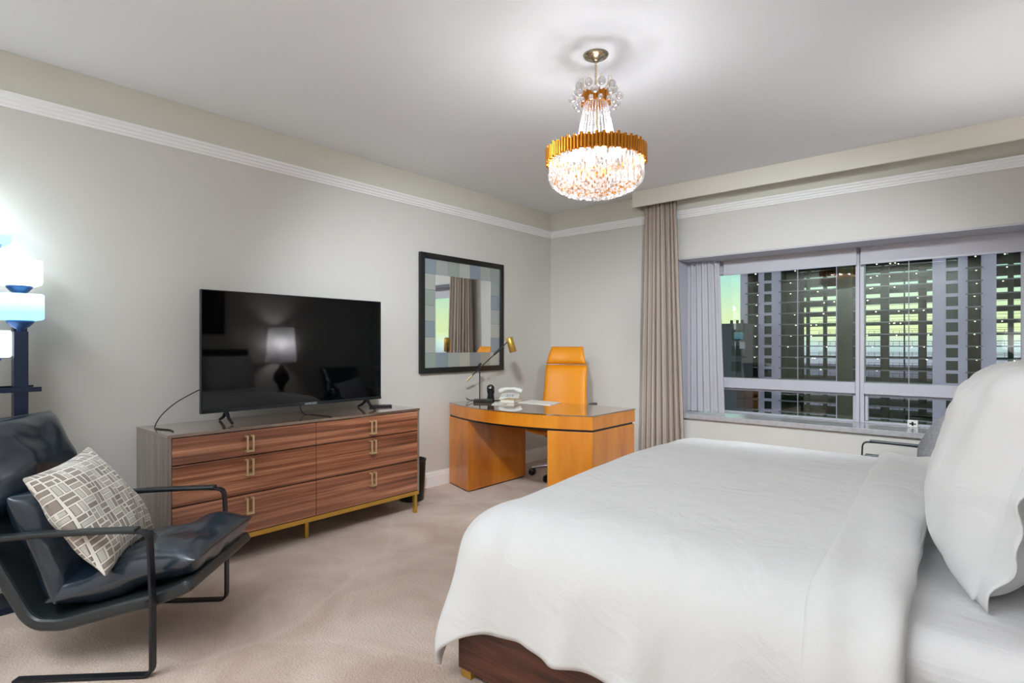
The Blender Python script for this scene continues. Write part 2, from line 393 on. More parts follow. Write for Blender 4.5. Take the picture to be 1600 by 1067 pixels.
# ================================================================== SETTING
XL, XR, YW, YN, H = -3.85, .56, 5.19, -1.3, 2.775
YG = 5.58                      # plane of the glass
struct('floor', MB().box(XL-.1, XR+.1, YN-.1, YW+.02, -.06, 0), M['carpet'])
struct('ceiling', MB().box(XL-.1, XR+.1, YN-.1, YW+.1, H, H+.08), M['ceil'])
struct('wall_left', MB().box(XL-.1, XL, YN-.1, YW+.1, 0, H), M['wall'])
struct('wall_right', MB().box(XR, XR+.1, YN-.1, YG+.12, 0, H), M['wall'])
struct('wall_near', MB().box(XL, XR, YN-.1, YN, 0, H), M['wall'])
OX = -2.341                    # left edge of the window recess
wf = MB().box(XL, OX, YW, YG+.12, 0, H).box(OX, XR, YW, YG+.12, 2.11, H).box(OX, XR, YW, YG+.12, 0, .575)
struct('wall_far', wf, M['wall'])
# picture rail moulding and painted band above it
def moulding(p0, p1, nrm, name, z0=2.492, z1=2.562):
    prof = [(0, z0), (.012, z0), (.014, z0+.012), (.022, z0+.016), (.024, z0+.03), (.034, z0+.036), (.036, z0+.05), (.046, z0+.056), (.048, z1), (0, z1)]
    mb = MB(); n = len(prof); vs = []
    for p, e in ((p0, 0), (p1, 0)):
        for d, z in prof: vs.append((p[0]+nrm[0]*d, p[1]+nrm[1]*d, z))
    mb.add(vs, [tuple(range(n)), tuple(range(2*n-1, n-1, -1))]+[(i, (i+1) % n, n+(i+1) % n, n+i) for i in range(n)])
    return struct(name, mb, M['trim'])
moulding((XL, YN), (XL, YW), (1, 0), 'trim_1')
moulding((XL, YW), (XR, YW), (0, -1), 'trim_2')
struct('trim_3', MB().box(XL, XL+.012, YN, YW, 2.563, H-.001), M['cove'])
struct('trim_4', MB().box(XL+.013, XR, YW-.012, YW, 2.563, H-.001), M['cove'])
def baseboard(name, a, b, c, d, ax):
    mb = MB()
    if ax == 'y': mb.box(XL, XL+.016, a, b, 0, .098).box(XL, XL+.011, a, b, .098, .118).box(XL, XL+.006, a, b, .118, .134)
    else: mb.box(a, b, YW-.016, YW, 0, .098).box(a, b, YW-.011, YW, .098, .118).box(a, b, YW-.006, YW, .118, .134)
    struct(name, mb, M['trim'])
baseboard('baseboard_left', YN, YW, 0, 0, 'y'); baseboard('baseboard_far', XL+.016, XR, 0, 0, 'x')
# pelmet (curtain valance)
pel = MB().box(-2.69, XR, 4.965, 4.985, 2.622, H-.001).box(-2.69, -2.672, 4.985, YW-.013, 2.622, H-.001)
struct('trim_5', pel, M['pelmet'])
# recess: lining, soffit, sill
struct('trim_6', MB().box(OX, OX+.012, YW+.002, YG, .62, 2.109).box(OX+.012, XR, YW+.002, YG-.02, 2.098, 2.109), M['reveal'])
struct('trim_7', MB().box(OX-.03, XR, YW-.035, YG+.0, .578, .62), M['sill'], bevel=.004)

# windows: frames with panes
def window(n, x0, x1, first=False):
    e = bpy.data.objects.new('window_%d' % n, None); COL.objects.link(e); e['kind'] = 'structure'; e.location = (0, YG, .62)
    zb, zt = 0, 1.487          # local z (from .62)
    fw = .03; fr = MB()
    fr.box(x0, x0+fw, -.035, .05, zb, zt).box(x1-fw, x1, -.035, .05, zb, zt)
    fr.box(x0+fw, x1-fw, -.035, .05, zt-.14, zt).box(x0+fw, x1-fw, -.035, .05, zb, zb+.012)
    fr.box(x0+fw, x1-fw, -.05, .05, .243, .337)
    fr.build('window_frame', M['frame'], e, bevel=.003)
    lo = MB(); a, b = x0+fw+.002, x1-fw-.002
    lo.box(a, a+.022, .0, .045, .014, .241).box(b-.022, b, .0, .045, .014, .241).box(a+.022, b-.022, .0, .045, .219, .241)
    lo.build('vent_sash', M['frame'], e, bevel=.002)
    MB().box(x0+fw, x1-fw, .012, .018, .337, zt-.14).build('pane', M['glass'], e)
    MB().box(a+.022, b-.022, .012, .018, .012, .219).build('pane', M['glass'], e)
    MB().box(x1-.001, x1+.002, -.030, .0, 0, zt).build('gasket', M['gasket'], e)
window(1, OX+.013, -.861); window(2, -.858, .186); window(3, .192, XR-.004)

def roller(x0, x1, label):
    t = thing('roller_shade', label, 'shade', ((x0+x1)/2, 5.50, 1.95), 0, 'rolled-up window shades'); w = (x1-x0)/2
    MB().box(-w, w, -.004, .0, .02, .147).build('shade_fabric', M['roller'], t)
    MB().box(-w, w, -.010, .006, .0, .022).build('bottom_bar', M['frame'], t, bevel=.003)
    MB().tube([(-w, .012, .125), (w, .012, .125)], .016, 12).build('roller_tube', M['roller'], t)
roller(OX+.35, -.875, 'pale roller shade wound up over the window beside the striped curtain')
roller(-.845, .17, 'pale roller shade wound up over the window behind the bed pillows')
# sheer panel
mb = MB(); n = 60; k = 16; vs = []
for j in range(k+1):
    f = j/k; z = 2.09-(2.09-.625)*f; xa, xb = -2.322+.0*f, -2.008+.055*f
    for i in range(n+1):
        u = i/n; vs.append((xa+(xb-xa)*u, 5.42+.018*math.sin(u*34+.4*math.sin(f*2))+.012*math.sin(u*9), z))
mb.add(vs, [(j*(n+1)+i, j*(n+1)+i+1, (j+1)*(n+1)+i+1, (j+1)*(n+1)+i) for j in range(k) for i in range(n)], True)
tag(mb.build('sheer_curtain', M['sheer']), 'white sheer curtain panel hanging at left end of window recess', 'curtain')
# striped curtain
mb = MB(); n = 160; k = 24; vs = []; uv = []
for j in range(k+1):
    f = j/k; z = 2.66-(2.66-.012)*f; xa, xb = -2.615-.06*f, -2.30+.10*f
    for i in range(n+1):
        u = i/n; a = .022+.028*f
        y = 5.09+a*math.sin(u*2*PI*8+.7*math.sin(u*5))+.008*math.sin(u*63+f*2)
        vs.append((xa+(xb-xa)*u+.012*math.sin(u*2*PI*8+1.4), y, z)); uv.append((u*1.6, f))
mb.add(vs, [(j*(n+1)+i, j*(n+1)+i+1, (j+1)*(n+1)+i+1, (j+1)*(n+1)+i) for j in range(k) for i in range(n)], True); mb.uv = uv
t = thing('curtain', 'floor-length taupe striped curtain hanging under the pelmet beside the window', 'curtain', (0, 0, 0))
mb.build('curtain_cloth', M['curtain'], t, solid=.004)
MB().box(-2.62, -2.28, 5.06, 5.12, 2.655, 2.668).build('curtain_track', M['trim'], t)

# small box on the sill
t = thing('sill_box', 'small white square box with dark cross mark on the window sill', 'box', (-.487, 5.50, .62))
MB().box(-.034, .034, -.02, .02, 0, .055).build('body', M['white'], t, bevel=.004)
MB().box(-.022, .022, -.0225, -.0195, .022, .032).box(-.006, .006, -.0225, -.0195, .012, .044).build('cross_mark', M['plastic'], t)

# ================================================================== OUTSIDE
def tower():
    t = thing('concrete_tower', 'unfinished concrete high-rise with open floors seen through the window', 'building', (-20, 150, -28))
    def B(x0, x1, y0, y1, z0, z1): return MB().box(x0+20, x1+20, y0, y1, z0+28, z1+28)
    Z0, N = 1.27-.25, 22; fl = 2.7; k0 = -10
    zs = [Z0+fl*(k0+i) for i in range(N)]; zb, zt = zs[0], zs[-1]+.25
    D = 21
    for z in zs:
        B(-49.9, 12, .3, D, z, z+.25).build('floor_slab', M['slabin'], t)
        B(-49.9, 12, .1, .298, z, z+.25).build('slab_edge', M['slab'], t)
    # solid strips of wall (full height)
    for x0, x1 in ((-49.95, -48.2), (-45.5, -44.1), (-42.3, -40.15), (-9.85, -7.57), (-5.55, -4.0), (-1.85, .53), (10.5, 12.4)):
        B(x0, x1, -.1, .35, zb-.1, zt+.2).build('wall_strip', M['concrete'], t)
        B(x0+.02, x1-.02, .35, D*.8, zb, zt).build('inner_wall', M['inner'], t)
    B(-27.8, -24.6, -.1, D*.8, zb-.1, zt+.2).build('wall_strip', mat('olive_screen', rgb(70,74,50), .8, vary=.4, vscale=.25), t)
    # stacks of window openings: spandrel + dark glazing
    for x0, x1 in ((-44.1, -42.3), (-7.57, -5.55)):
        for z in zs[:-1]:
            B(x0, x1, -.05, .3, z-.25, z+.45).build('spandrel', M['concrete'], t)
            B(x0, x1, .5, .6, z+.45, z+fl-.25).build('glazing', M['towerglass'], t)
    # closed dark bays with a back wall and balcony slabs
    for x0, x1 in ((-48.2, -45.5), (-40.15, -36.07), (-4.0, -1.85)):
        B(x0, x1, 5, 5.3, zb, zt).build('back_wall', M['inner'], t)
        for z in zs:
            B(x0-.3, x1+.3, -.9, .3, z, z+.22).build('balcony_slab', M['slab'], t)
    # columns of the see-through bays
    for x, w, y in ((-34.2, .7, .6), (-32.2, .8, 9), (-29.4, .4, 15), (-36.3, .5, .4), (-18.4, 1.3, .5), (-16.2, .3, 14), (-22.4, .5, .5), (-12.4, 1.5, 10), (-20.9, .3, 14), (2.7, .9, .6), (6.4, .6, 5), (9.0, .8, .6)):
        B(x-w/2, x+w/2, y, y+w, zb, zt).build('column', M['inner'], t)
    for x in (-36.05, -13.9, -27.75): B(x-.09, x+.09, -1.1, -.9, zb, zt).build('hoist_rail', M['concrete'], t)
    for z in zs[:-1]:
        mb = MB()
        for x0, x1 in ((-36, -27.9), (-24.5, -9.9), (.6, 10.4)):
            for h_ in (.45, 1.0): mb.box(x0+20, x1+20, D-.35, D-.27, z+28.25+h_, z+28.25+h_+.07)
            n = int((x1-x0)/1.3)
            for i in range(n+1):
                x = x0+(x1-x0)*i/n; mb.box(x+20-.04, x+20+.04, D-.35, D-.27, z+28.25, z+29.35)
            mb.box(x0+20, x1+20, .35, .42, z+29.2, z+29.27)
        o = mb.build('railing', M['rail'], t, kind='stuff')
        mb = MB()
        for x0, x1 in ((-36, -27.9), (-24.5, -9.9), (.6, 10.4), (-48, -45.6), (-40, -36.3), (-3.9, -2)):
            for i in range(max(1, int((x1-x0)/3.5))):
                x = x0+random.uniform(.8, x1-x0-.5); y = random.uniform(1, 4.5)
                mb.box(x+20-.1, x+20+.1, y, y+.2, z+28+fl-.12, z+28+fl-.04)
        mb.build('site_lamps', M['sitelamp'], t, kind='stuff')
    B(-50.2, 12.6, -.3, D, zt, zt+1.2).build('roof_slab', M['concrete'], t)
tower()
t = thing('grey_block', 'dark grey flat-roofed block in front of the unfinished tower, at left of the view', 'building', (-54, 140, -30))
MB().box(-8, 8.1, 0, 7, 0, 36.3).build('wall', M['greybuild'], t)
for z in (34.2, 30.4, 26.6): MB().box(5.2, 7.4, -.06, .05, z-1.6, z+.8).build('window', M['towerglass'], t)
MB().box(-8.2, 8.3, -.2, 7.2, 36.3, 36.7).build('parapet', M['greybuild'], t)
for x in (4.2, 5.6, 6.8): MB().box(x, x+.5, 2, 2.6, 36.7, 37.6).build('roof_unit', M['rail'], t)
struct('ground', MB().box(-1500, 1500, 160, 2500, -71, -70), M['land'])

# ================================================================== DRESSER
t = thing('dresser', 'glossy walnut six-drawer dresser with gold pulls under the television', 'dresser', (-3.585, 1.945, 0))
def L3(x0, x1, y0, y1, z0, z1): return MB().box(x0+3.585, x1+3.585, y0-1.945, y1-1.945, z0, z1)
dx0, dx1, dy0, dy1 = -3.833, -3.33, 1.085, 2.812
L3(dx0, dx1-.003, dy0, dy0+.02, .168, .776).build('side_panel', M['walnutside'], t, bevel=.0015)
L3(dx0, dx1-.003, dy1-.02, dy1, .168, .776).build('side_panel', M['walnutside'], t, bevel=.0015)
L3(dx0, dx1+.002, dy0-.001, dy1+.001, .776, .793).build('top_panel', M['walnuttop'], t, bevel=.0015)
L3(dx0, dx1-.03, dy0+.02, dy1-.02, .168, .776).build('carcass', M['plastic'], t)
cm = 1.949
for c, (a, b, hy) in enumerate(((dy0+.022, cm-.002, 1.513), (cm+.002, dy1-.022, 2.378))):
    for z0, z1, hz in ((.627, .771, .70), (.403, .621, .562), (.172, .397, .335)):
        d = L3(dx1-.022, dx1, a, b, z0, z1).build('drawer', M['walnut'], t, bevel=.0015)
        hb = MB(); X = dx1+3.585; Y = hy-1.945
        for s in (-1, 1):
            hb.box(X+.022, X+.030, Y+s*.017-.005, Y+s*.017+.005, hz-.045, hz+.045)
            hb.box(X, X+.022, Y+s*.017-.005, Y+s*.017+.005, hz+.033, hz+.045)
        hb.box(X, X+.030, Y-.022, Y+.022, hz-.052, hz-.041)
        hb.build('pull', M['brassp'], d, bevel=.001)
L3(dx0+.01, dx1-.002, dy0+.004, dy1-.004, .138, .167).build('base_rail', M['brass'], t, bevel=.001)
for x, y in ((dx1-.03, dy0+.03), (dx1-.03, dy1-.045), (dx0+.03, dy0+.03), (dx0+.03, dy1-.045), (-3.47, 1.935)):
    L3(x, x+.026, y, y+.026, 0, .138).build('leg', M['brass'], t, bevel=.001)

# ================================================================== TELEVISION
t = thing('television', 'large flat black television standing on the walnut dresser', 'television', (-3.6, 2.005, .793))
y0, y1, z0, z1 = -.652, .652, .066, .817
MB().box(-.03, -.002, y0, y1, z0, z1).build('case', M['bezel'], t, bevel=.003)
MB().box(-.07, -.03, y0+.15, y1-.15, z0+.03, z0+.42).build('back_housing', M['plastic'], t, bevel=.01)
MB().box(-.0019, .0005, y0+.006, y1-.006, z0+.022, z1-.006).build('screen', M['screen'], t)
MB().box(-.0019, .003, y0+.002, y1-.002, z0+.001, z0+.02).build('lower_bezel', M['bezel'], t)
fc = bpy.data.curves.new('logo', 'FONT'); fc.body = 'SAMSUNG'; fc.size = .020; fc.align_x = 'CENTER'; fc.extrude = .0006
fo = bpy.data.objects.new('logo_tmp', fc); COL.objects.link(fo)
bpy.context.view_layer.update()
me = bpy.data.meshes.new_from_object(fo.evaluated_get(bpy.context.evaluated_depsgraph_get())); bpy.data.objects.remove(fo)
me.materials.clear(); me.materials.append(M['logo'])
lo = bpy.data.objects.new('logo', me); COL.objects.link(lo); lo.parent = t; lo.rotation_euler = (PI/2, 0, PI/2); lo.location = (.0036, 0.06, z0+.004)
for y in (-.5, .53):
    mb = MB()
    mb.tube([(-.015, y, z0+.004), (.05, y-.012, .03), (.118, y-.02, .008)], [.013, .010, .008], 8)
    mb.tube([(-.015, y, z0+.004), (-.08, y+.01, .03), (-.145, y+.015, .008)], [.013, .010, .008], 8)
    mb.build('foot', M['plastic'], t)
def cable(name, pts, r, label, m=None, parent=None):
    P = [Vector(p) for p in pts]; out = []
    for i in range(len(P)-1):
        p0, p1, p2, p3 = P[max(0, i-1)], P[i], P[i+1], P[min(len(P)-1, i+2)]
        for k in range(6):
            f = k/6; out.append(.5*((2*p1)+(p2-p0)*f+(2*p0-5*p1+4*p2-p3)*f*f+(3*p1-p0-3*p2+p3)*f**3))
    out.append(P[-1])
    o = MB().tube(out, r, 8).build(name, m or M['plastic'], parent)
    if label: tag(o, label, 'cable')
    return o
cable('power_cable', [(-3.64, 1.40, 1.02), (-3.66, 1.34, .99), (-3.70, 1.25, .93), (-3.72, 1.18, .86), (-3.70, 1.14, .80), (-3.62, 1.13, .797), (-3.52, 1.16, .7965), (-3.44, 1.15, .7965)], .0035, 'thin dark cable looping from television edge down onto dresser top')
cable('signal_cable', [(-3.64, 2.02, .89), (-3.66, 2.02, .84), (-3.62, 2.03, .797), (-3.54, 2.06, .7965), (-3.45, 2.07, .7965), (-3.36, 2.08, .7965)], .0035, 'short dark cable running under the television across dresser top')
t = thing('remote_control', 'black remote control lying on dresser beside the television foot', 'remote', (-3.62, 2.66, .793), math.radians(68))
MB().box(-.08, .09, -.022, .022, 0, .016).build('body', M['plastic'], t, bevel=.006, seg=3)
mb = MB()
for i in range(5):
    for j in (-1, 0, 1): mb.box(-.06+i*.022, -.05+i*.022, j*.012-.004, j*.012+.004, .0155, .018)
mb.build('buttons', M['bezel'], t)

# wastebasket
t = thing('wastebasket', 'black round wastebasket on the carpet behind the dresser end', 'wastebasket', (-3.655, 3.0, 0))
MB().lathe([(.10, 0), (.118, .33), (.112, .33), (.095, .012), (0, .012)], 32).build('bin', M['frameblk'], t)
MB().lathe([(.118, .322), (.122, .326), (.122, .334), (.112, .334)], 32, cap=False).build('rim', M['plastic'], t)

# ================================================================== MIRROR
my0, my1, mz0, mz1 = 3.236, 4.341, 1.021, 2.098
t = thing('wall_mirror', 'black framed mirror with pale mosaic border on the left wall above the desk', 'mirror', (XL, (my0+my1)/2, mz0))
def ML(x0, x1, y0, y1, z0, z1): return MB().box(x0, x1, y0-(my0+my1)/2, y1-(my0+my1)/2, z0-mz0, z1-mz0)
fwid = .05
for a in ((my0, my0+fwid, mz0, mz1), (my1-fwid, my1, mz0, mz1), (my0+fwid, my1-fwid, mz1-fwid, mz1), (my0+fwid, my1-fwid, mz0, mz0+fwid)):
    ML(.002, .035, *a).build('frame', M['frameblk'], t, bevel=.003)
mirror_m = mat('mirror_silver', (.86, .88, .88, 1), .0, metal=1)
ML(.002, .014, my0+fwid, my1-fwid, mz0+fwid, mz1-fwid).build('backing', M['frameblk'], t)
b = .135
iy0, iy1, iz0, iz1 = my0+fwid, my1-fwid, mz0+fwid, mz1-fwid
ML(.0145, .018, iy0+b, iy1-b, iz0+b, iz1-b).build('mirror_glass', mirror_m, t)
tints = [mat('mosaic_tile', c, r_, metal=.45) for c, r_ in ((rgb(186,192,190), .35), (rgb(158,170,182), .3), (rgb(196,200,194), .4), (rgb(172,182,178), .3))]
def tile(y0_, y1_, z0_, z1_, i):
    ML(.0145, .020, y0_+.001, y1_-.001, z0_+.001, z1_-.001).build('mosaic_tile', tints[i % 4], t)
ny = 7
for i in range(ny):
    a = iy0+(iy1-iy0)*i/ny; c = iy0+(iy1-iy0)*(i+1)/ny
    tile(a, c, iz1-b, iz1, (i*3+1)); tile(a, c, iz0, iz0+b, i*2+3+i//2)
nz = 5
for i in range(nz):
    a = iz0+b+(iz1-iz0-2*b)*i/nz; c = iz0+b+(iz1-iz0-2*b)*(i+1)/nz
    tile(iy0, iy0+b, a, c, i*3+2); tile(iy1-b, iy1, a, c, i+1+i//2)

# ================================================================== DESK
dk = thing('desk', 'honey-coloured bow-front writing desk with glossy top below the mirror', 'desk', (-3.05, 3.85, 0))
def bow(x): return 3.585-.20*(1-((x+3.04)/.78)**2) if abs(x+3.04) <= .78 else 3.585
def deskpoly(x0, x1, inset, yb):
    pts = [(x0+(x1-x0)*i/28, bow(x0+(x1-x0)*i/28)+inset) for i in range(29)]
    pts += [(x1, yb), (x0, yb)]
    return [(x+3.05, y-3.85) for x, y in pts]
yb = 4.235
MB().prism(deskpoly(-3.815, -2.27, 0, yb), .638, .738).build('apron', M['desk'], dk)
MB().prism(deskpoly(-3.818, -2.267, -.003, yb+.003), .738, .747).build('glass_top', M['deskglass'], dk)
MB().prism(deskpoly(-3.80, -2.285, .018, yb-.015), .620, .638).build('recess', M['deskdarkgap'], dk)
MB().prism([(-3.812+3.05, 3.575-3.85), (-3.444+3.05, bow(-3.444)+.012-3.85), (-3.444+3.05, 4.235-3.85), (-3.812+3.05, 4.235-3.85)], .012, .620).build('left_pedestal', M['desk'], dk, bevel=.002)
pr = [(-2.60, bow(-2.60)+.012), (-2.5, bow(-2.5)+.012), (-2.4, bow(-2.4)+.012), (-2.275, bow(-2.275)+.012), (-2.275, 4.235), (-2.60, 4.235)]
MB().prism([(x+3.05, y-3.85) for x, y in pr], .012, .620).build('right_pedestal', M['desk'], dk, bevel=.002)
MB().box(-3.80+3.05, -3.455+3.05, 3.60-3.85, 4.22-3.85, 0, .012).build('plinth', M['deskdarkgap'], dk)
MB().box(-2.59+3.05, -2.285+3.05, 3.60-3.85, 4.22-3.85, 0, .012).build('plinth', M['deskdarkgap'], dk)
DT = .747
# desk lamp
t = thing('desk_lamp', 'black and brass swing-arm lamp on the left end of the desk', 'lamp', (-3.60, 3.80, DT), math.radians(40))
MB().box(-.085, .085, -.05, .05, 0, .028).build('base', M['frameblk'], t, bevel=.003)
MB().tube([(-.03, 0, .028), (-.03, 0, .36)], .005, 10).build('pole', M['black'], t)
MB().tube([(-.03, 0, .335), (-.03, 0, .355)], .012, 10).tube([(-.045, 0, .33), (-.015, 0, .36)], .009, 10).build('joint', M['black'], t)
A = Vector((-.155, 0, .195)); Bv = Vector((.235, 0, .565))
MB().tube([A.lerp(Bv, .12), A.lerp(Bv, .97)], .005, 10).build('arm', M['black'], t)
MB().tube([A, A.lerp(Bv, .14)], .010, 12).build('counterweight', M['brassp'], t)
MB().tube([A.lerp(Bv, .66), A.lerp(Bv, .82)], .011, 10).build('sleeve', M['black'], t)
MB().lathe([(.030, -.07), (.033, -.068), (.033, .065), (.028, .072), (0, .074)], 24).xf(Matrix.Translation((.262, 0, .53)) @ Matrix.Rotation(math.radians(-16), 4, 'Y')).build('lamp_head', M['brass'], t)
cable('lamp_cord', [(-3.66, 3.74, DT+.006), (-3.70, 3.70, DT+.03), (-3.74, 3.72, DT+.04), (-3.77, 3.78, DT+.01), (-3.78, 3.9, DT+.004)], .0025, None)
bpy.data.objects['lamp_cord']['label'] = 'thin black cord curling behind the desk lamp base'; bpy.data.objects['lamp_cord']['category'] = 'cable'
# black canister (speaker)
t = thing('clock_speaker', 'small black cylindrical gadget with slanted face behind the desk lamp', 'gadget', (-3.64, 3.95, DT))
MB().lathe([(.032, 0), (.036, .01), (.030, .06), (.036, .085), (.038, .1)], 20).build('body', M['plastic'], t)
MB().sphere((0, -.002, .118), (.038, .038, .036)).build('head', M['frameblk'], t)
MB().lathe([(.018, 0), (.018, .006), (0, .006)], 16).xf(Matrix.Translation((.018, -.026, .128)) @ Matrix.Rotation(math.radians(60), 4, Vector((1, .6, 0)))).build('dial', M['chrome'], t)
# telephone
t = thing('telephone', 'white corded desk telephone between the black gadget and the books', 'telephone', (-3.56, 4.14, DT), math.radians(35))
MB().prism([(-.10, -.09), (.10, -.09), (.10, .09), (-.10, .09)], 0, .02).build('base', M['white'], t, bevel=.008)
MB().add([(-.095, -.085, .02), (.095, -.085, .02), (.095, .085, .02), (-.095, .085, .02), (-.09, -.08, .03), (.09, -.08, .03), (.09, .08, .06), (-.09, .08, .06)],
         [(0,1,5,4), (1,2,6,5), (2,3,7,6), (3,0,4,7), (4,5,6,7), (3,2,1,0)]).build('keypad_wedge', M['white'], t)
mb = MB()
mb.tube([(-.11, .03, .075), (-.09, .03, .088), (-.04, .03, .104), (.04, .03, .104), (.09, .03, .088), (.11, .03, .075)], [.022, .024, .015, .015, .024, .022], 12)
mb.build('handset', M['white'], t)
mb = MB()
for i in range(3):
    for j in range(4): mb.box(-.03+i*.025, -.014+i*.025, -.07+j*.022, -.056+j*.022, .03+j*.004, .038+j*.004)
mb.build('buttons', M['logo'], t)
# books / notebook, pen
t = thing('notebook', 'closed cream notebook lying on the desk in front of the telephone', 'book', (-3.40, 3.97, DT), math.radians(18))
MB().box(-.07, .07, -.10, .10, 0, .004).box(-.07, .07, -.10, .10, .026, .030).box(-.07, -.066, -.10, .10, .004, .026).build('cover', M['book'], t)
MB().box(-.065, .067, -.097, .097, .004, .026).build('pages', M['paper'], t)
t = thing('folded_card', 'flat pale folded leaflet under the telephone edge on the desk', 'leaflet', (-3.36, 3.76, DT), math.radians(35))
MB().box(-.06, .06, -.09, .09, 0, .0015).box(-.06, .06, -.09, .088, .003, .0045).box(-.06, -.0585, -.09, .09, 0, .0045).build('paper', M['paper'], t)
cable('pen', [(-3.52, 3.86, DT+.012), (-3.50, 3.90, DT+.012), (-3.46, 3.98, DT+.012), (-3.45, 4.0, DT+.012)], .005, None)
bpy.data.objects['pen']['label'] = 'black pen lying beside the cream notebook'; bpy.data.objects['pen']['category'] = 'pen'
t = thing('writing_pad', 'large white paper writing pad lying flat in the middle of the desk', 'pad', (-3.16, 4.06, DT))
MB().prism([(-.16, -.09), (.22, -.10), (.15, .15), (-.20, .16)], 0, .004).build('sheets', M['paper'], t)
MB().prism([(-.155, -.085), (.215, -.095), (.146, .145), (-.195, .155)], .004, .0055).build('top_sheet', M['paper'], t)

# ================================================================== OFFICE CHAIR
t = thing('office_chair', 'high-backed orange leather swivel chair behind the desk', 'chair', (-3.19, 4.46, 0), math.radians(20))
# faces -Y (towards camera)
def slab_mesh(rows, th):
    """rows: (y, z, halfwidth) up the back centreline; returns a rounded padded panel"""
    mb = MB(); n = 12; vs = []
    m = len(rows)
    for side in (-1, 1):
        for j, (y, z, hw) in enumerate(rows):
            for i in range(n+1):
                u = -1+2*i/n
                e = (1-abs(u)**6)*(1-abs(2*j/(m-1)-1)**8)
                vs.append((hw*u, y-side*th/2*(.25+.75*e)+.035*(1-u*u)-.03, z))
    K = (n+1)*m; fs = []
    for s in (0, 1):
        for j in range(m-1):
            for i in range(n): a = s*K+j*(n+1)+i; fs.append((a, a+1, a+n+2, a+n+1))
    for j in range(m-1):
        for i in (0, n): a = j*(n+1)+i; fs.append((a, a+n+1, K+a+n+1, K+a))
    for i in range(n):
        for j in (0, m-1): a = j*(n+1)+i; fs.append((a, a+1, K+a+1, K+a))
    return mb.add(vs, fs, True)
rows = [(.15+.10*f**1.5, .50+.575*f, .238-.026*f-.006*math.sin(PI*f)) for f in [i/12 for i in range(13)]]
slab_mesh(rows, .06).build('backrest', M['orange'], t)
rows = [(.235+.05*f-.02*math.sin(PI*f), 1.085+.175*f, .205-.043*f) for f in [i/8 for i in range(9)]]
slab_mesh(rows, .055).build('headrest', M['orange'], t)
mb = MB()
n = 10; vs = []
for s in (1, -1):
    for j in range(n+1):
        for i in range(n+1):
            u, v = -1+2*i/n, -1+2*j/n; e = (1-abs(u)**5)*(1-abs(v)**5)
            vs.append((.25*u, -.07+.24*v, .48+s*(.012+.033*e)+.02*u*u-.015*(v < -.6)))
K = (n+1)**2; fs = [(s*K+j*(n+1)+i, s*K+j*(n+1)+i+1, s*K+(j+1)*(n+1)+i+1, s*K+(j+1)*(n+1)+i) for s in (0, 1) for j in range(n) for i in range(n)]
for i in range(n):
    for a, b in ((i, i+1), (n*(n+1)+i, n*(n+1)+i+1), (i*(n+1), (i+1)*(n+1)), (i*(n+1)+n, (i+1)*(n+1)+n)): fs.append((a, b, K+b, K+a))
mb.add(vs, fs, True).build('seat', M['orange'], t)
MB().prism([(-.12, -.15), (.12, -.15), (.10, .12), (-.10, .12)], .40, .437).build('tilt_housing', mat('brown_shell', rgb(150,78,30), .4), t, bevel=.01)
MB().tube([(0, 0, .10), (0, 0, .41)], .024, 16).build('gas_column', mat('column_brown', rgb(92,50,34), .3), t)
for s in (-1, 1):
    MB().strip([(s*.18, -.02, .44), (s*.29, -.02, .46), (s*.30, -.02, .66), (s*.30, .05, .69)], (0, 1, 0), .03, .012).build('arm_post', M['chrome'], t)
    MB().box(s*.30-.03, s*.30+.03, -.10, .16, .69, .715).build('arm_pad', M['plastic'], t, bevel=.01)
for i in range(5):
    a = 2*PI*i/5+math.radians(-101); c, s = math.cos(a), math.sin(a)
    MB().tube([(.02*c, .02*s, .115), (.16*c, .16*s, .10), (.28*c, .28*s, .075)], [.028, .022, .015], 10).build('base_spoke', M['chrome'], t)
    cs = MB()
    for o_ in (-.016, .016):
        cs.lathe([(0, -.009), (.03, -.009), (.033, 0), (.03, .009), (0, .009)], 16).v
    cs = MB()
    for o_ in (-.018, .018):
        w = MB().lathe([(.012, -.010), (.030, -.010), (.034, -.004), (.034, .004), (.030, .010), (.012, .010)], 18)
        w.xf(Matrix.Translation((.28*c-o_*s, .28*s+o_*c, .034)) @ Matrix.Rotation(a, 4, 'Z') @ Matrix.Rotation(PI/2, 4, 'X'))
        cs.add(w.v, w.f, True)
    cs.build('caster', M['plastic'], t)
# power strip and cables behind the desk
t = thing('cable_tray', 'white cable tray with dark cables under the desk against the wall', 'cable tray', (-3.25, 4.95, 0))
MB().box(-.14, .14, 0, .10, .34, .36).box(-.14, .14, .09, .10, .36, .43).build('tray', M['white'], t, bevel=.004)
MB().box(-.12, -.10, .02, .08, 0, .34).box(.10, .12, .02, .08, 0, .34).build('stand', M['white'], t)
MB().box(-.10, .10, .02, .07, .36, .40).build('power_strip', M['plastic'], t, bevel=.004)
cable('cable', [(.1, .05, .38), (.0, -.06, .30), (-.1, -.05, .26), (-.2, .02, .30), (-.15, .06, .38)], .004, None, parent=t)

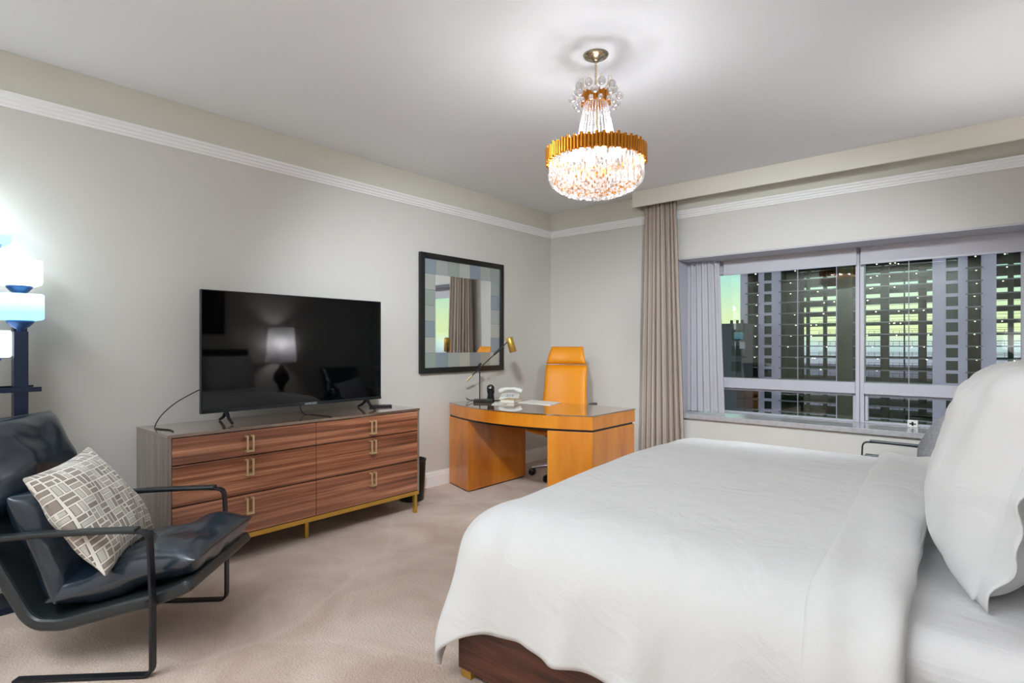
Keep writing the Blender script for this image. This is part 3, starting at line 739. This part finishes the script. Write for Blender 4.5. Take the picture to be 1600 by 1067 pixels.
# ================================================================== CHANDELIER
CX, CY = -1.564, 2.5
t = thing('chandelier', 'gold and crystal basket chandelier hanging from the ceiling', 'chandelier', (CX, CY, H))
def cz(z): return z-H
MB().lathe([(0, cz(2.738)), (.012, cz(2.738)), (.02, cz(2.745)), (.03, cz(2.757)), (.05, cz(2.76)), (.062, cz(2.766)), (.066, cz(2.774)), (0, cz(2.7745))], 36).build('canopy', mat('antique_nickel', rgb(176,166,140), .2, metal=.9), t)
mb = MB()
for i in range(9):
    z = 2.735-i*.0185; pts = []
    for j in range(12):
        a = 2*PI*j/12; p = (.0055*math.cos(a), 0, .012*math.sin(a)) if i % 2 else (0, .0055*math.cos(a), .012*math.sin(a))
        pts.append((p[0], p[1], cz(z)+p[2]-.008))
    mb.tube(pts, .0018, 6, closed=True)
mb.tube([(0, 0, cz(2.58)), (0, 0, cz(2.30))], .005, 8)
mb.build('chain', M['brassp'], t)
# crown band with flutes
def fluted(R, z0, z1, n, r, wob, name, parent, m):
    mb = MB()
    for i in range(n):
        a = 2*PI*i/n; dz = wob*math.cos(i*PI)*1.0+wob*.7*math.cos(i*2*PI/5)
        x, y = R*math.cos(a), R*math.sin(a)
        mb.tube([(x, y, cz(z0+dz*.8)), (x, y, cz(z1+dz))], r, 6)
    mb.lathe([(R-r*1.2, cz(z0+wob)), (R, cz(z0+wob)), (R, cz(z1-wob)), (R-r*1.2, cz(z1-wob))], 48, cap=False)
    return mb.build(name, m, parent)
fluted(.070, 2.518, 2.572, 30, .007, .004, 'crown', t, M['gold'])
fluted(.252, 2.212, 2.283, 88, .0085, .005, 'main_ring', t, M['gold'])
MB().lathe([(.24, cz(2.218)), (.252, cz(2.218)), (.252, cz(2.226)), (.24, cz(2.226))], 48, cap=False).build('inner_hoop', M['gold'], t)
# hooks with crystal balls
for i in range(18):
    a = 2*PI*i/18; R, zz = ((.118, 2.548) if i % 2 else (.092, 2.60)); c, s = math.cos(a), math.sin(a)
    pts = [(.066*c, .066*s, cz(2.56)), (.066*c+.006*c, .066*s+.006*s, cz(zz+.02)), ((R-.018)*c, (R-.018)*s, cz(zz+.045)), (R*c, R*s, cz(zz+.04)), ((R+.004)*c, (R+.004)*s, cz(zz+.018))]
    hk = MB().tube(pts, .0016, 6).build('hook', M['brassp'], t)
    MB().sphere(((R+.004)*c, (R+.004)*s, cz(zz-.002)), .0205, 14, 10).build('crystal_ball', M['ball'], hk)
for i in range(14):
    a = 2*PI*i/14+.1; c, s = math.cos(a), math.sin(a)
    hk = MB().sphere((.105*c, .105*s, cz(2.515)), .014, 12, 8).build('crystal_ball', M['ball'], t)
# strands: crown to ring
for i in range(30):
    a = 2*PI*i/30; c, s = math.cos(a), math.sin(a); mb = MB(); n = 26
    for k in range(n):
        f = k/(n-1); R = .060+.052*f+.10*max(0, f-.6)**2.0/.16; z = 2.52-.27*f
        mb.add(*(lambda p, q: ([(p[0]+dx, p[1]+dy, p[2]+dz) for dx, dy, dz in ((q,0,0), (-q,0,0), (0,q,0), (0,-q,0), (0,0,q*1.2), (0,0,-q*1.2))],
              [(0,2,4), (2,1,4), (1,3,4), (3,0,4), (2,0,5), (1,2,5), (3,1,5), (0,3,5)]))((R*c, R*s, cz(z)), .0052))
    mb.build('bead_strand', M['strand'], t)
# prisms under the ring
mb = MB()
for lay, (R, z0_, z1_, nn) in enumerate(((.238, 2.225, 2.135, 60), (.212, 2.225, 2.12, 52), (.18, 2.225, 2.115, 40))):
    for i in range(nn):
        a = 2*PI*(i+.5*lay)/nn; c, s = math.cos(a), math.sin(a); w = .0065; d = .004; dz = .008*math.cos(i*PI)
        def q(e, g, z): return (R*c-e*s+g*c, R*s+e*c+g*s, cz(z))
        vs = [q(-w,0,z0_-.01), q(0,d,z0_), q(w,0,z0_-.01), q(0,-d,z0_), q(-w,0,z1_+dz+.012), q(0,d,z1_+dz), q(w,0,z1_+dz+.012), q(0,-d,z1_+dz)]
        mb.add(vs, [(0,1,5,4), (1,2,6,5), (2,3,7,6), (3,0,4,7), (0,3,2,1), (4,5,6,7)])
mb.build('crystal_prisms', M['crystal'], t, kind='stuff')
# bowl of octagon crystals
mb = MB(); gl = MB()
rows_ = 12
for k in range(rows_):
    f = k/(rows_-1); ph = f*PI/2
    R = .243*math.cos(ph*.97); z = 2.150-.106*math.sin(ph)
    nn = max(3, int(2*PI*R/.026))
    for i in range(nn):
        a = 2*PI*(i+.5*(k % 2))/nn+random.uniform(-.04, .04); c, s = math.cos(a), math.sin(a)
        ctr = Vector((R*c, R*s, cz(z+random.uniform(-.004, .004))))
        nr = Vector((c*math.cos(ph), s*math.cos(ph), -math.sin(ph)))+Vector((random.uniform(-.35, .35), random.uniform(-.35, .35), random.uniform(-.35, .35))); nr.normalize()
        e1 = nr.orthogonal().normalized(); e2 = nr.cross(e1); r = .0125
        vs = [ctr+nr*.006, ctr-nr*.006]+[ctr+(e1*math.cos(2*PI*j/8)+e2*math.sin(2*PI*j/8))*r for j in range(8)]
        mb.add(vs, [(0, 2+j, 2+(j+1) % 8) for j in range(8)]+[(1, 2+(j+1) % 8, 2+j) for j in range(8)])
        gl.tube([ctr-nr*.012+Vector((0, 0, .018)), ctr-nr*.012+Vector((0, 0, .004))], .0032, 5)
mb.build('crystal_bowl', M['crystal'], t, kind='stuff'); gl.build('gold_links', M['gold'], t, kind='stuff')
for i in range(6):
    a = 2*PI*i/6+.3
    MB().sphere((.11*math.cos(a), .11*math.sin(a), cz(2.262)), (.024, .024, .03), 14, 10).build('bulb', M['bulb'], t)
MB().sphere((0, 0, cz(2.36)), (.008, .008, .022), 12, 8).build('bulb', emis('upper_bulb', (.97, .98, 1, 1), 520), t)
MB().lathe([(.0, cz(2.175)), (.03, cz(2.175)), (.03, cz(2.180)), (0, cz(2.182))], 24).build('lamp_plate', M['gold'], t)

# ================================================================== FLOOR LAMP
FL = (-3.60, .524)
t = thing('floor_lamp', 'dark steel floor lamp with four square glowing glass shades behind the leather armchair', 'lamp', (FL[0], FL[1], 0), math.radians(90))
# local axes: +x = camera right, +y = away from camera
sp_ = .18; posts = [((.006, 0), 1.394, 'c'), ((.02, .12), 1.572, 'b'), ((-.115, .0), 1.214, 'd'), ((-.10, .12), 1.768, 'a')]
cols = {'a': ((.75,.98,1,1), (.30,.72,.95,1)), 'b': ((.90,.98,1,1), (.88,.97,1,1)), 'c': ((.45,.85,.96,1), (.25,.68,.93,1)), 'd': ((.86,.92,1,1), (.80,.88,1,1))}
for (x, y), zt_, k_ in posts:
    MB().box(x-.027, x+.027, y-.027, y+.027, .03, zt_-.055).build('post', M['steel'], t, bevel=.002)
    MB().lathe([(.012, -.055), (.014, -.045), (.035, -.032), (.052, -.012), (.055, -.002), (.0, -.001)], 24, (x, y, zt_)).build('dish', M['steel2'], t)
    sh = MB(); w = .082
    sh.box(x-w, x+w, y-w*.9, y+w*.9, zt_, zt_+.128)
    if k_ in 'ab':
        l = bpy.data.lights.new('bulb', 'POINT'); l.energy = .3; l.color = (.72, .90, 1); l.shadow_soft_size = .05
        lo = bpy.data.objects.new('bulb', l); COL.objects.link(lo); lo.location = (x, y, zt_+.20); lo.parent = t
    sh.build('lamp_shade', lampglass('glowing_glass_'+k_, *cols[k_], 1.15 if k_ != 'b' else 1.6), t, bevel=.012, seg=3)
for y in (-.035, .155): MB().box(-.22, .080, y-.008, y+.008, 1.045, 1.068).build('crossbar', M['steel'], t)
for x in (-.16, ): MB().box(x-.008, x+.008, -.10, .22, 1.045, 1.068).build('crossbar', M['steel'], t)
MB().box(-.17, .06, -.06, .18, 0, .03).build('base', M['steel'], t, bevel=.004)

# ================================================================== ARMCHAIRS
def cushion(w, d, th, n=22, p=3.0, ear=.05, seed=0, wr=.006, thb=None):
    """closed pillow in local coords; returns MB with uv. corners kept pointed."""
    mb = MB(); vs = []; uv = []
    thb = th if thb is None else thb
    for s, T in ((1, th), (-1, thb)):
        for j in range(n+1):
            for i in range(n+1):
                u, v = -1+2*i/n, -1+2*j/n
                e = ((1-abs(u)**p)*(1-abs(v)**p))**.55 if abs(u) < 1 and abs(v) < 1 else 0
                x = w/2*u*(1-ear*(1-v*v)); y = d/2*v*(1-ear*(1-u*u))
                nz_ = noise.noise(Vector((x*7+seed, y*7, s*3)))*wr*2+noise.noise(Vector((x*17+seed, y*9, s*5)))*wr
                vs.append((x, y, s*(T/2*e+.004)+nz_*min(1, e*1.5)+nz_*.3)); uv.append(((u+1)/2, (v+1)/2))
    K = (n+1)**2; fs = [(s*K+j*(n+1)+i, s*K+j*(n+1)+i+1, s*K+(j+1)*(n+1)+i+1, s*K+(j+1)*(n+1)+i) for s in (0, 1) for j in range(n) for i in range(n)]
    for i in range(n):
        for a, b in ((i, i+1), (n*(n+1)+i, n*(n+1)+i+1), (i*(n+1), (i+1)*(n+1)), (i*(n+1)+n, (i+1)*(n+1)+n)): fs.append((a, b, K+b, K+a))
    mb.add(vs, fs, True); mb.uv = uv
    return mb
def bez(pts, r, n=5):
    """polyline with rounded corners"""
    out = [Vector(pts[0])]
    for i in range(1, len(pts)-1):
        p = Vector(pts[i]); a = (Vector(pts[i-1])-p); b = (Vector(pts[i+1])-p)
        ra = min(r, a.length*.45, b.length*.45); a = p+a.normalized()*ra; b = p+b.normalized()*ra
        for k in range(n+1):
            f = k/n; out.append(a*(1-f)**2+p*2*f*(1-f)+b*f*f)
    out.append(Vector(pts[-1])); return out
def armchair(label, loc, rz):
    t = thing('lounge_chair', label, 'chair', loc, rz, 'black leather sling lounge chairs')
    hw = .325
    for s in (-1, 1):
        y = s*hw
        path = bez([(-.50, y, .006), (0, y, .006), (0, y, .30), (-.012, y, .556), (-.12, y, .560), (-.36, y, .552), (-.60, y, .535), (-.80, y, .50), (-.92, y, .25), (-.93, y, .006), (-.50, y, .006)], .035)
        MB().strip(path[:-1], (0, 1, 0), .036, .011).build('side_frame', M['black'], t, bevel=.002)
        pad = bez([(-.055, y, .566), (-.36, y, .559), (-.60, y, .542), (-.79, y, .508)], .02)
        MB().strip(pad, (0, 1, 0), .046, .016).build('arm_pad', M['leather2'], t, bevel=.005)
    # cross bars
    MB().box(-.03, .0, -hw, hw, .262, .285).build('cross_bar', M['black'], t)
    MB().box(-.93, -.905, -hw, hw, .30, .325).build('cross_bar', M['black'], t)
    # sling: padded shell following seat and back
    prof = [(.125, .335), (.08, .312), (-.02, .275), (-.20, .232), (-.36, .190), (-.45, .195), (-.49, .225), (-.60, .42), (-.70, .62), (-.80, .86), (-.84, .95)]
    pts = bez([(x, 0, z) for x, z in prof], .03)
    MB().strip(pts, (0, 1, 0), .60, .05, smooth=False).build('sling', M['leather2'], t, bevel=.018, seg=3)
    # seat cushion
    c = cushion(.60, .57, .175, seed=3, p=4, ear=.03, wr=.010)
    c.xf(Matrix.Translation((-.145, 0, .350)) @ Matrix.Rotation(math.radians(-15), 4, 'Y')).build('seat_cushion', M['leather'], t, sub=1)
    c = cushion(.46, .57, .17, seed=9, p=4, ear=.03, wr=.010)
    c.xf(Matrix.Translation((-.475, 0, .475)) @ Matrix.Rotation(math.radians(-113), 4, 'Y')).build('back_cushion', M['leather'], t, sub=1)
    c = cushion(.42, .58, .19, seed=14, p=3.4, ear=.04, wr=.007)
    c.xf(Matrix.Translation((-.73, 0, .765)) @ Matrix.Rotation(math.radians(-112), 4, 'Y')).build('head_cushion', M['leather'], t, sub=1)
    return t
ch1 = armchair('black leather lounge chair with flat metal frame beside the walnut dresser', (-2.682, .981, 0), math.radians(44.4))
ch2 = dup(ch1, (-.715, 4.555, 0), math.radians(186), 'second black leather lounge chair, mostly hidden behind the bed under the window')
pl = cushion(.50, .48, .17, seed=5, p=2.6, ear=.07, wr=.006)
o = pl.build('throw_pillow', M['weave'], sub=1); tag(o, 'taupe and cream basket-weave throw pillow on the leather armchair by the dresser', 'pillow')
PILLOW1 = o
pl = cushion(.42, .40, .16, seed=8, p=2.6, ear=.06, wr=.005)
o = pl.build('knit_cushion', M['knit'], sub=1); tag(o, 'grey knitted cushion on the lounge chair behind the bed', 'pillow')
PILLOW2 = o
def place(o, loc, xaxis, zaxis):
    """xaxis: cushion width direction, zaxis: cushion face normal"""
    z = Vector(zaxis).normalized(); x = Vector(xaxis); x = (x-z*x.dot(z)).normalized(); y = z.cross(x)
    m = Matrix((x, y, z)).transposed().to_4x4(); m.translation = Vector(loc); o.matrix_world = m
fwd = Vector((.715, .70, 0)); lf = Vector((-.70, .715, 0))
def chairpt(u, w, z): return Vector((-2.682, .981, 0))+fwd*u+lf*w+Vector((0, 0, z))
place(PILLOW1, chairpt(-.35, -.10, .595), lf*.48+Vector((0, 0, .02))+fwd*-.10, fwd*.80+Vector((0, 0, .52))+lf*.10)
place(PILLOW2, (-.27, 4.62, .60), (0, 1, .15), (-1, -.3, .4))

# ================================================================== BED
bd = thing('bed', 'low walnut platform bed frame with gold corner feet and dark headboard', 'bed', (-.6, 2.47, 0))
def BL(x0, x1, y0, y1, z0, z1): return MB().box(x0+.6, x1+.6, y0-2.47, y1-2.47, z0, z1)
BX0, BX1, BY0, BY1 = -1.565, .44, 1.515, 3.425
BL(BX0, BX1, BY0, BY0+.03, .035, .30).build('side_rail', M['bedwood'], bd, bevel=.002)
BL(BX0, BX1, BY1-.03, BY1, .035, .30).build('side_rail', M['bedwood'], bd, bevel=.002)
BL(BX0, BX0+.03, BY0+.03, BY1-.03, .035, .30).build('foot_rail', M['bedwood'], bd, bevel=.002)
BL(BX0+.03, BX1, BY0+.03, BY1-.03, .20, .24).build('platform', M['bedwood'], bd)
for x in (BX0+.008, BX1-.07):
    for y in (BY0+.008, BY1-.058): BL(x, x+.05, y, y+.05, 0, .036).build('foot', M['brass'], bd)
BL(BX1, BX1+.08, BY0-.05, BY1+.05, .0, 1.22).build('headboard', M['headboard'], bd, bevel=.02, seg=3)
mt = thing('mattress', 'thick mattress in white sheet on the walnut bed frame', 'mattress', (-.6, 2.47, .24))
MB().box(BX0+.035+.6, BX1-.005+.6, BY0+.032-2.47, BY1-.032-2.47, .0, .20).build('box_spring', M['linen2'], mt, bevel=.03, seg=3)
n1, n2 = 60, 50
mb = MB().box(BX0+.05+.6, BX1-.005+.6, BY0+.035-2.47, BY1-.035-2.47, .20, .375)
mb.build('sheeted_mattress', M['linen2'], mt, bevel=.085, seg=8)

def bend_table(L, n=60):
    o = d = 0; T = [(0, 0)]
    for i in range(n):
        f = (i+.5)/n; th = PI/2*(f*f*(3-2*f)); o += math.cos(th)*L/n; d += math.sin(th)*L/n; T.append((o, d))
    return T
BL_ = .43; BT = bend_table(BL_); OUT, DN = BT[-1]
def drape(px, py, top, thick=0):
    """sheet point -> space: lies on the mattress, bends gradually over the edges, hangs in soft folds"""
    top = top-.05*smooth01((2.9-py)/1.5)
    ix0, iy0, iy1 = BX0-.015+OUT, BY0-.03+OUT, BY1+.03-OUT*.8
    cx = max(ix0, px); cy = min(max(py, iy0), iy1)
    vx, vy = px-cx, py-cy
    d = (abs(vx)**2.5+abs(vy)**2.5)**(1/2.5)
    crown = .010*noise.noise(Vector((px*1.6, py*1.6, 0)))+.004*noise.noise(Vector((px*5, py*5, 3)))
    if d < 1e-6: return Vector((px, py, top+crown+thick))
    dr = Vector((vx, vy, 0)).normalized()
    if d < BL_:
        q = d/BL_*60; i = int(q); f = q-i; out = BT[i][0]*(1-f)+BT[i+1][0]*f; dn = BT[i][1]*(1-f)+BT[i+1][1]*f
    else: out = OUT; dn = DN+(d-BL_)
    if py > iy1: out *= .8
    s = cx*1.0-cy*1.0+math.atan2(abs(vx), abs(vy)+1e-9)*.35
    corner = 2*abs(vx*vy)/(vx*vx+vy*vy+1e-9)
    hang = smooth01((d-.30)/.4)
    fold = .020*math.sin(s*19+1.5*math.sin(s*5))+.024*noise.noise(Vector((s*8, 0, 2)))
    out += hang*(fold+.018+.04*corner*corner*hang+.007*math.sin(s*47+d*3))+thick
    out += .075*corner*smooth01(d/.32)
    zz = top-dn+crown*(1-hang)+thick*(1-smooth01(d/BL_))
    zz += hang*.02*noise.noise(Vector((s*5, 7, 0)))
    return Vector((cx, cy, 0))+dr*out+Vector((0, 0, max(zz, .02)))
def sheet(name, xs, ys, top, m, thick=0, solid=.018, xfun=None, **kw):
    mb = MB(); vs = []
    for y in ys:
        for x in xs:
            xx = xfun(x, y) if xfun else x
            vs.append(drape(xx, y, top, thick=thick))
    n = len(xs); mb.add(vs, [(j*n+i, j*n+i+1, (j+1)*n+i+1, (j+1)*n+i) for j in range(len(ys)-1) for i in range(n-1)], True)
    return mb.build(name, m, kw.get('parent'), solid=solid)
def frange(a, b, n): return [a+(b-a)*i/n for i in range(n+1)]
TOPZ = .72
A_ = OUT; over = BL_+.165
dv = thing('duvet', 'white duvet spread over the bed and hanging down its sides', 'duvet', (0, 0, 0))
def hem(x, y): return x
xs = frange(BX0-.015+A_-over, -.16, 120); ys = frange(BY0-.03+A_-over, BY1+.03-A_*.8+over, 170)
sheet('cover', xs, ys, TOPZ, M['linen'], parent=dv)
# folded-back band near the pillows
mb = MB(); vs = []; nb = 26
ysb = frange(BY0-.03+A_-over-.10, BY1+.03-A_*.8+over-.05, 170)
for y in ysb:
    f = smooth01((y-BY0)/(BY1-BY0))
    xl = -.36-.07*f+.012*noise.noise(Vector((y*6, 1, 0))); xr = -.148-.035*f+.01*noise.noise(Vector((y*5, 4, 0)))
    for i in range(nb+1):
        u = i/nb; h_ = .020*(1-abs(2*u-1)**6)+.002
        if i == 0 or i == nb: h_ = -.012
        h_ += .006*noise.noise(Vector((u*3, y*5, 9)))+.004*math.sin(u*9+y*4)
        vs.append(drape(xl+(xr-xl)*u, y, TOPZ, thick=h_))
mb.add(vs, [(j*(nb+1)+i, j*(nb+1)+i+1, (j+1)*(nb+1)+i+1, (j+1)*(nb+1)+i) for j in range(len(ysb)-1) for i in range(nb)], True)
mb.build('folded_band', M['linen'], dv, solid=.006)

def bedpillow(w, h, th, seed, label, loc, xa, za, hem=None):
    t = thing('bed_pillow', label, 'pillow', (0, 0, 0), 0, 'white bed pillows against the headboard')
    mb = cushion(w, h, th, n=34, p=3.2, ear=.03, seed=seed, wr=.007)
    # creases running out of the lower corners
    nv = []
    for x, y, z in mb.v:
        c = .006*math.sin((x*.7+y*1.6)*38+2*noise.noise(Vector((x*4, y*4, seed))))*smooth01((-.02-y)/.25)*(1 if z > 0 else .3)
        nv.append((x, y, z+c))
    mb.v = nv
    z = Vector(za).normalized(); x = Vector(xa); x = (x-z*x.dot(z)).normalized(); y = z.cross(x)
    m = Matrix((x, y, z)).transposed().to_4x4(); m.translation = Vector(loc)
    base = Vector((loc[0], loc[1], .625)); t.location = base
    loc_m = Matrix.Translation(-base) @ m
    mb.xf(loc_m).build('pillowcase', M['linen'], t, sub=1)
    if hem:
        hb = MB(); vs = []; n = 40; k = 6
        for j in range(k+1):
            f = j/k
            for i in range(n+1):
                v = -1+2*i/n
                X = (w/2*.965+.0)*hem+hem*f*.06; Y = h/2*v*.985
                Z = f*.014*math.sin(v*7+1)+f*.007*math.sin(v*17)-f*.035
                vs.append((X-hem*.012*(1-f), Y, Z))
        hb.add(vs, [(j*(n+1)+i, j*(n+1)+i+1, (j+1)*(n+1)+i+1, (j+1)*(n+1)+i) for j in range(k) for i in range(n)], True)
        hb.xf(loc_m).build('pillowcase_hem', M['linen'], t, solid=.004)
    return t
bedpillow(.88, .62, .34, 2, 'big white pillow standing on the bed nearest the camera', (.035, 2.27, .925), (0, 1, 0), (-1, 0, .25), hem=-1)
bedpillow(.72, .54, .26, 6, 'white pillow on the far half of the bed behind the big one', (.16, 3.06, .88), (0, 1, 0), (-1, 0, .25))

# ================================================================== BEHIND THE PILLOWS (seen mirrored in the television)
NS = t = thing('nightstand', 'dark nightstand between bed and window, mirrored in the television', 'nightstand', (.28, 3.83, 0))
MB().box(-.25, .25, -.26, .26, .06, .60).build('body', M['bedwood'], t, bevel=.004)
MB().box(-.262, -.25, -.24, .24, .34, .58).build('drawer', M['bedwood'], t, bevel=.003)
MB().box(-.262, -.25, -.24, .24, .08, .32).build('drawer', M['bedwood'], t, bevel=.003)
for x in (-.22, .19):
    for y in (-.23, .2): MB().box(x, x+.03, y, y+.03, 0, .06).build('foot', M['brass'], t)
TL = t = thing('table_lamp', 'dark urn table lamp with grey drum shade, mirrored in the television', 'lamp', (.345, 3.88, .60))
MB().lathe([(.08, 0), (.08, .02), (.03, .04), (.05, .12), (.11, .20), (.10, .28), (.04, .36), (.02, .40)], 28).build('urn', M['ceramic'], t)
MB().tube([(0, 0, .40), (0, 0, .50)], .008, 8).build('neck', M['brass'], t)
MB().lathe([(.20, .44), (.17, .92)], 32, cap=False).build('lamp_shade', M['shadeoff'], t, solid=.003)
t = thing('framed_picture', 'dark framed abstract picture above the headboard, mirrored in the television', 'picture', (XR, 2.55, 1.42))
MB().box(-.03, 0, -.65, .65, 0, .70).build('frame', M['frameblk'], t, bevel=.003)
MB().box(-.033, -.03, -.60, .60, .05, .65).build('canvas', M['art'], t)

# ================================================================== ADDED FILL LIGHTS out of view, BEDSIDE BULBS
def fill_panel(x, y, sx, sy, power, label, col=(.86, .94, 1)):  # fill light added out of view, with a housing built around it
    t = thing('added_fill_light', label, 'lamp', (x, y, H))
    MB().box(-sx/2-.02, sx/2+.02, -sy/2-.02, sy/2+.02, -.03, 0).build('housing', M['trim'], t)
    l = bpy.data.lights.new('light', 'AREA'); l.shape = 'RECTANGLE'; l.size = sx; l.size_y = sy; l.energy = power; l.color = col
    lo = bpy.data.objects.new('light', l); COL.objects.link(lo); lo.location = (0, 0, -.04); lo.parent = t
fill_panel(-1.7, -.75, 2.6, .7, 38, 'added fill panel under the ceiling, out of view at the near end of the room')

dup(NS, (.28, 1.12, 0), 0, 'dark nightstand on the camera side of the bed')
TL_FILL = dup(TL, (.28, 1.12, .60), 0, 'added dark urn table lamp with grey drum shade, unseen on the camera side of the bed')  # unseen copy of the bedside lamp, added as extra fill light
for r, pw in ((TL, 18), (TL_FILL, 5)):
    l = bpy.data.lights.new('bulb', 'POINT'); l.energy = pw; l.color = (1, .97, .94); l.shadow_soft_size = .09
    lo = bpy.data.objects.new('bulb', l); COL.objects.link(lo); lo.location = (0, 0, .70); lo.parent = r

def fill_spot(x, y, target, power, label):  # spotlight added out of view to brighten the far walls
    t = thing('added_fill_spot', label, 'lamp', (x, y, H), 0, 'added fill spotlights, out of view under the ceiling')
    d = (Vector(target)-Vector((x, y, H-.10))).normalized(); c = Vector((0, 0, -.10))
    MB().lathe([(.05, -.02), (.05, -.001), (0, -.001)], 20).build('canopy', M['trim'], t)
    MB().tube([(0, 0, -.02), tuple(c)], .008, 8).build('stem', M['trim'], t)
    MB().tube([c-d*.06, c+d*.06], [.03, .05], 20).build('spot_head', M['trim'], t)
    l = bpy.data.lights.new('spot', 'SPOT'); l.energy = power; l.spot_size = math.radians(68); l.spot_blend = 1; l.shadow_soft_size = .12; l.color = (.86, .94, 1)
    lo = bpy.data.objects.new('spot', l); COL.objects.link(lo); lo.location = c+d*.20; lo.rotation_euler = d.to_track_quat('-Z', 'Y').to_euler(); lo.parent = t
fill_spot(-.25, 1.7, (-1.5, 5.1, 1.0), 205, 'added white fill spotlight, out of view, aimed at the window wall')
fill_spot(-1.2, 1.0, (-3.9, 3.8, .9), 165, 'added white fill spotlight, out of view, aimed at the mirror wall')
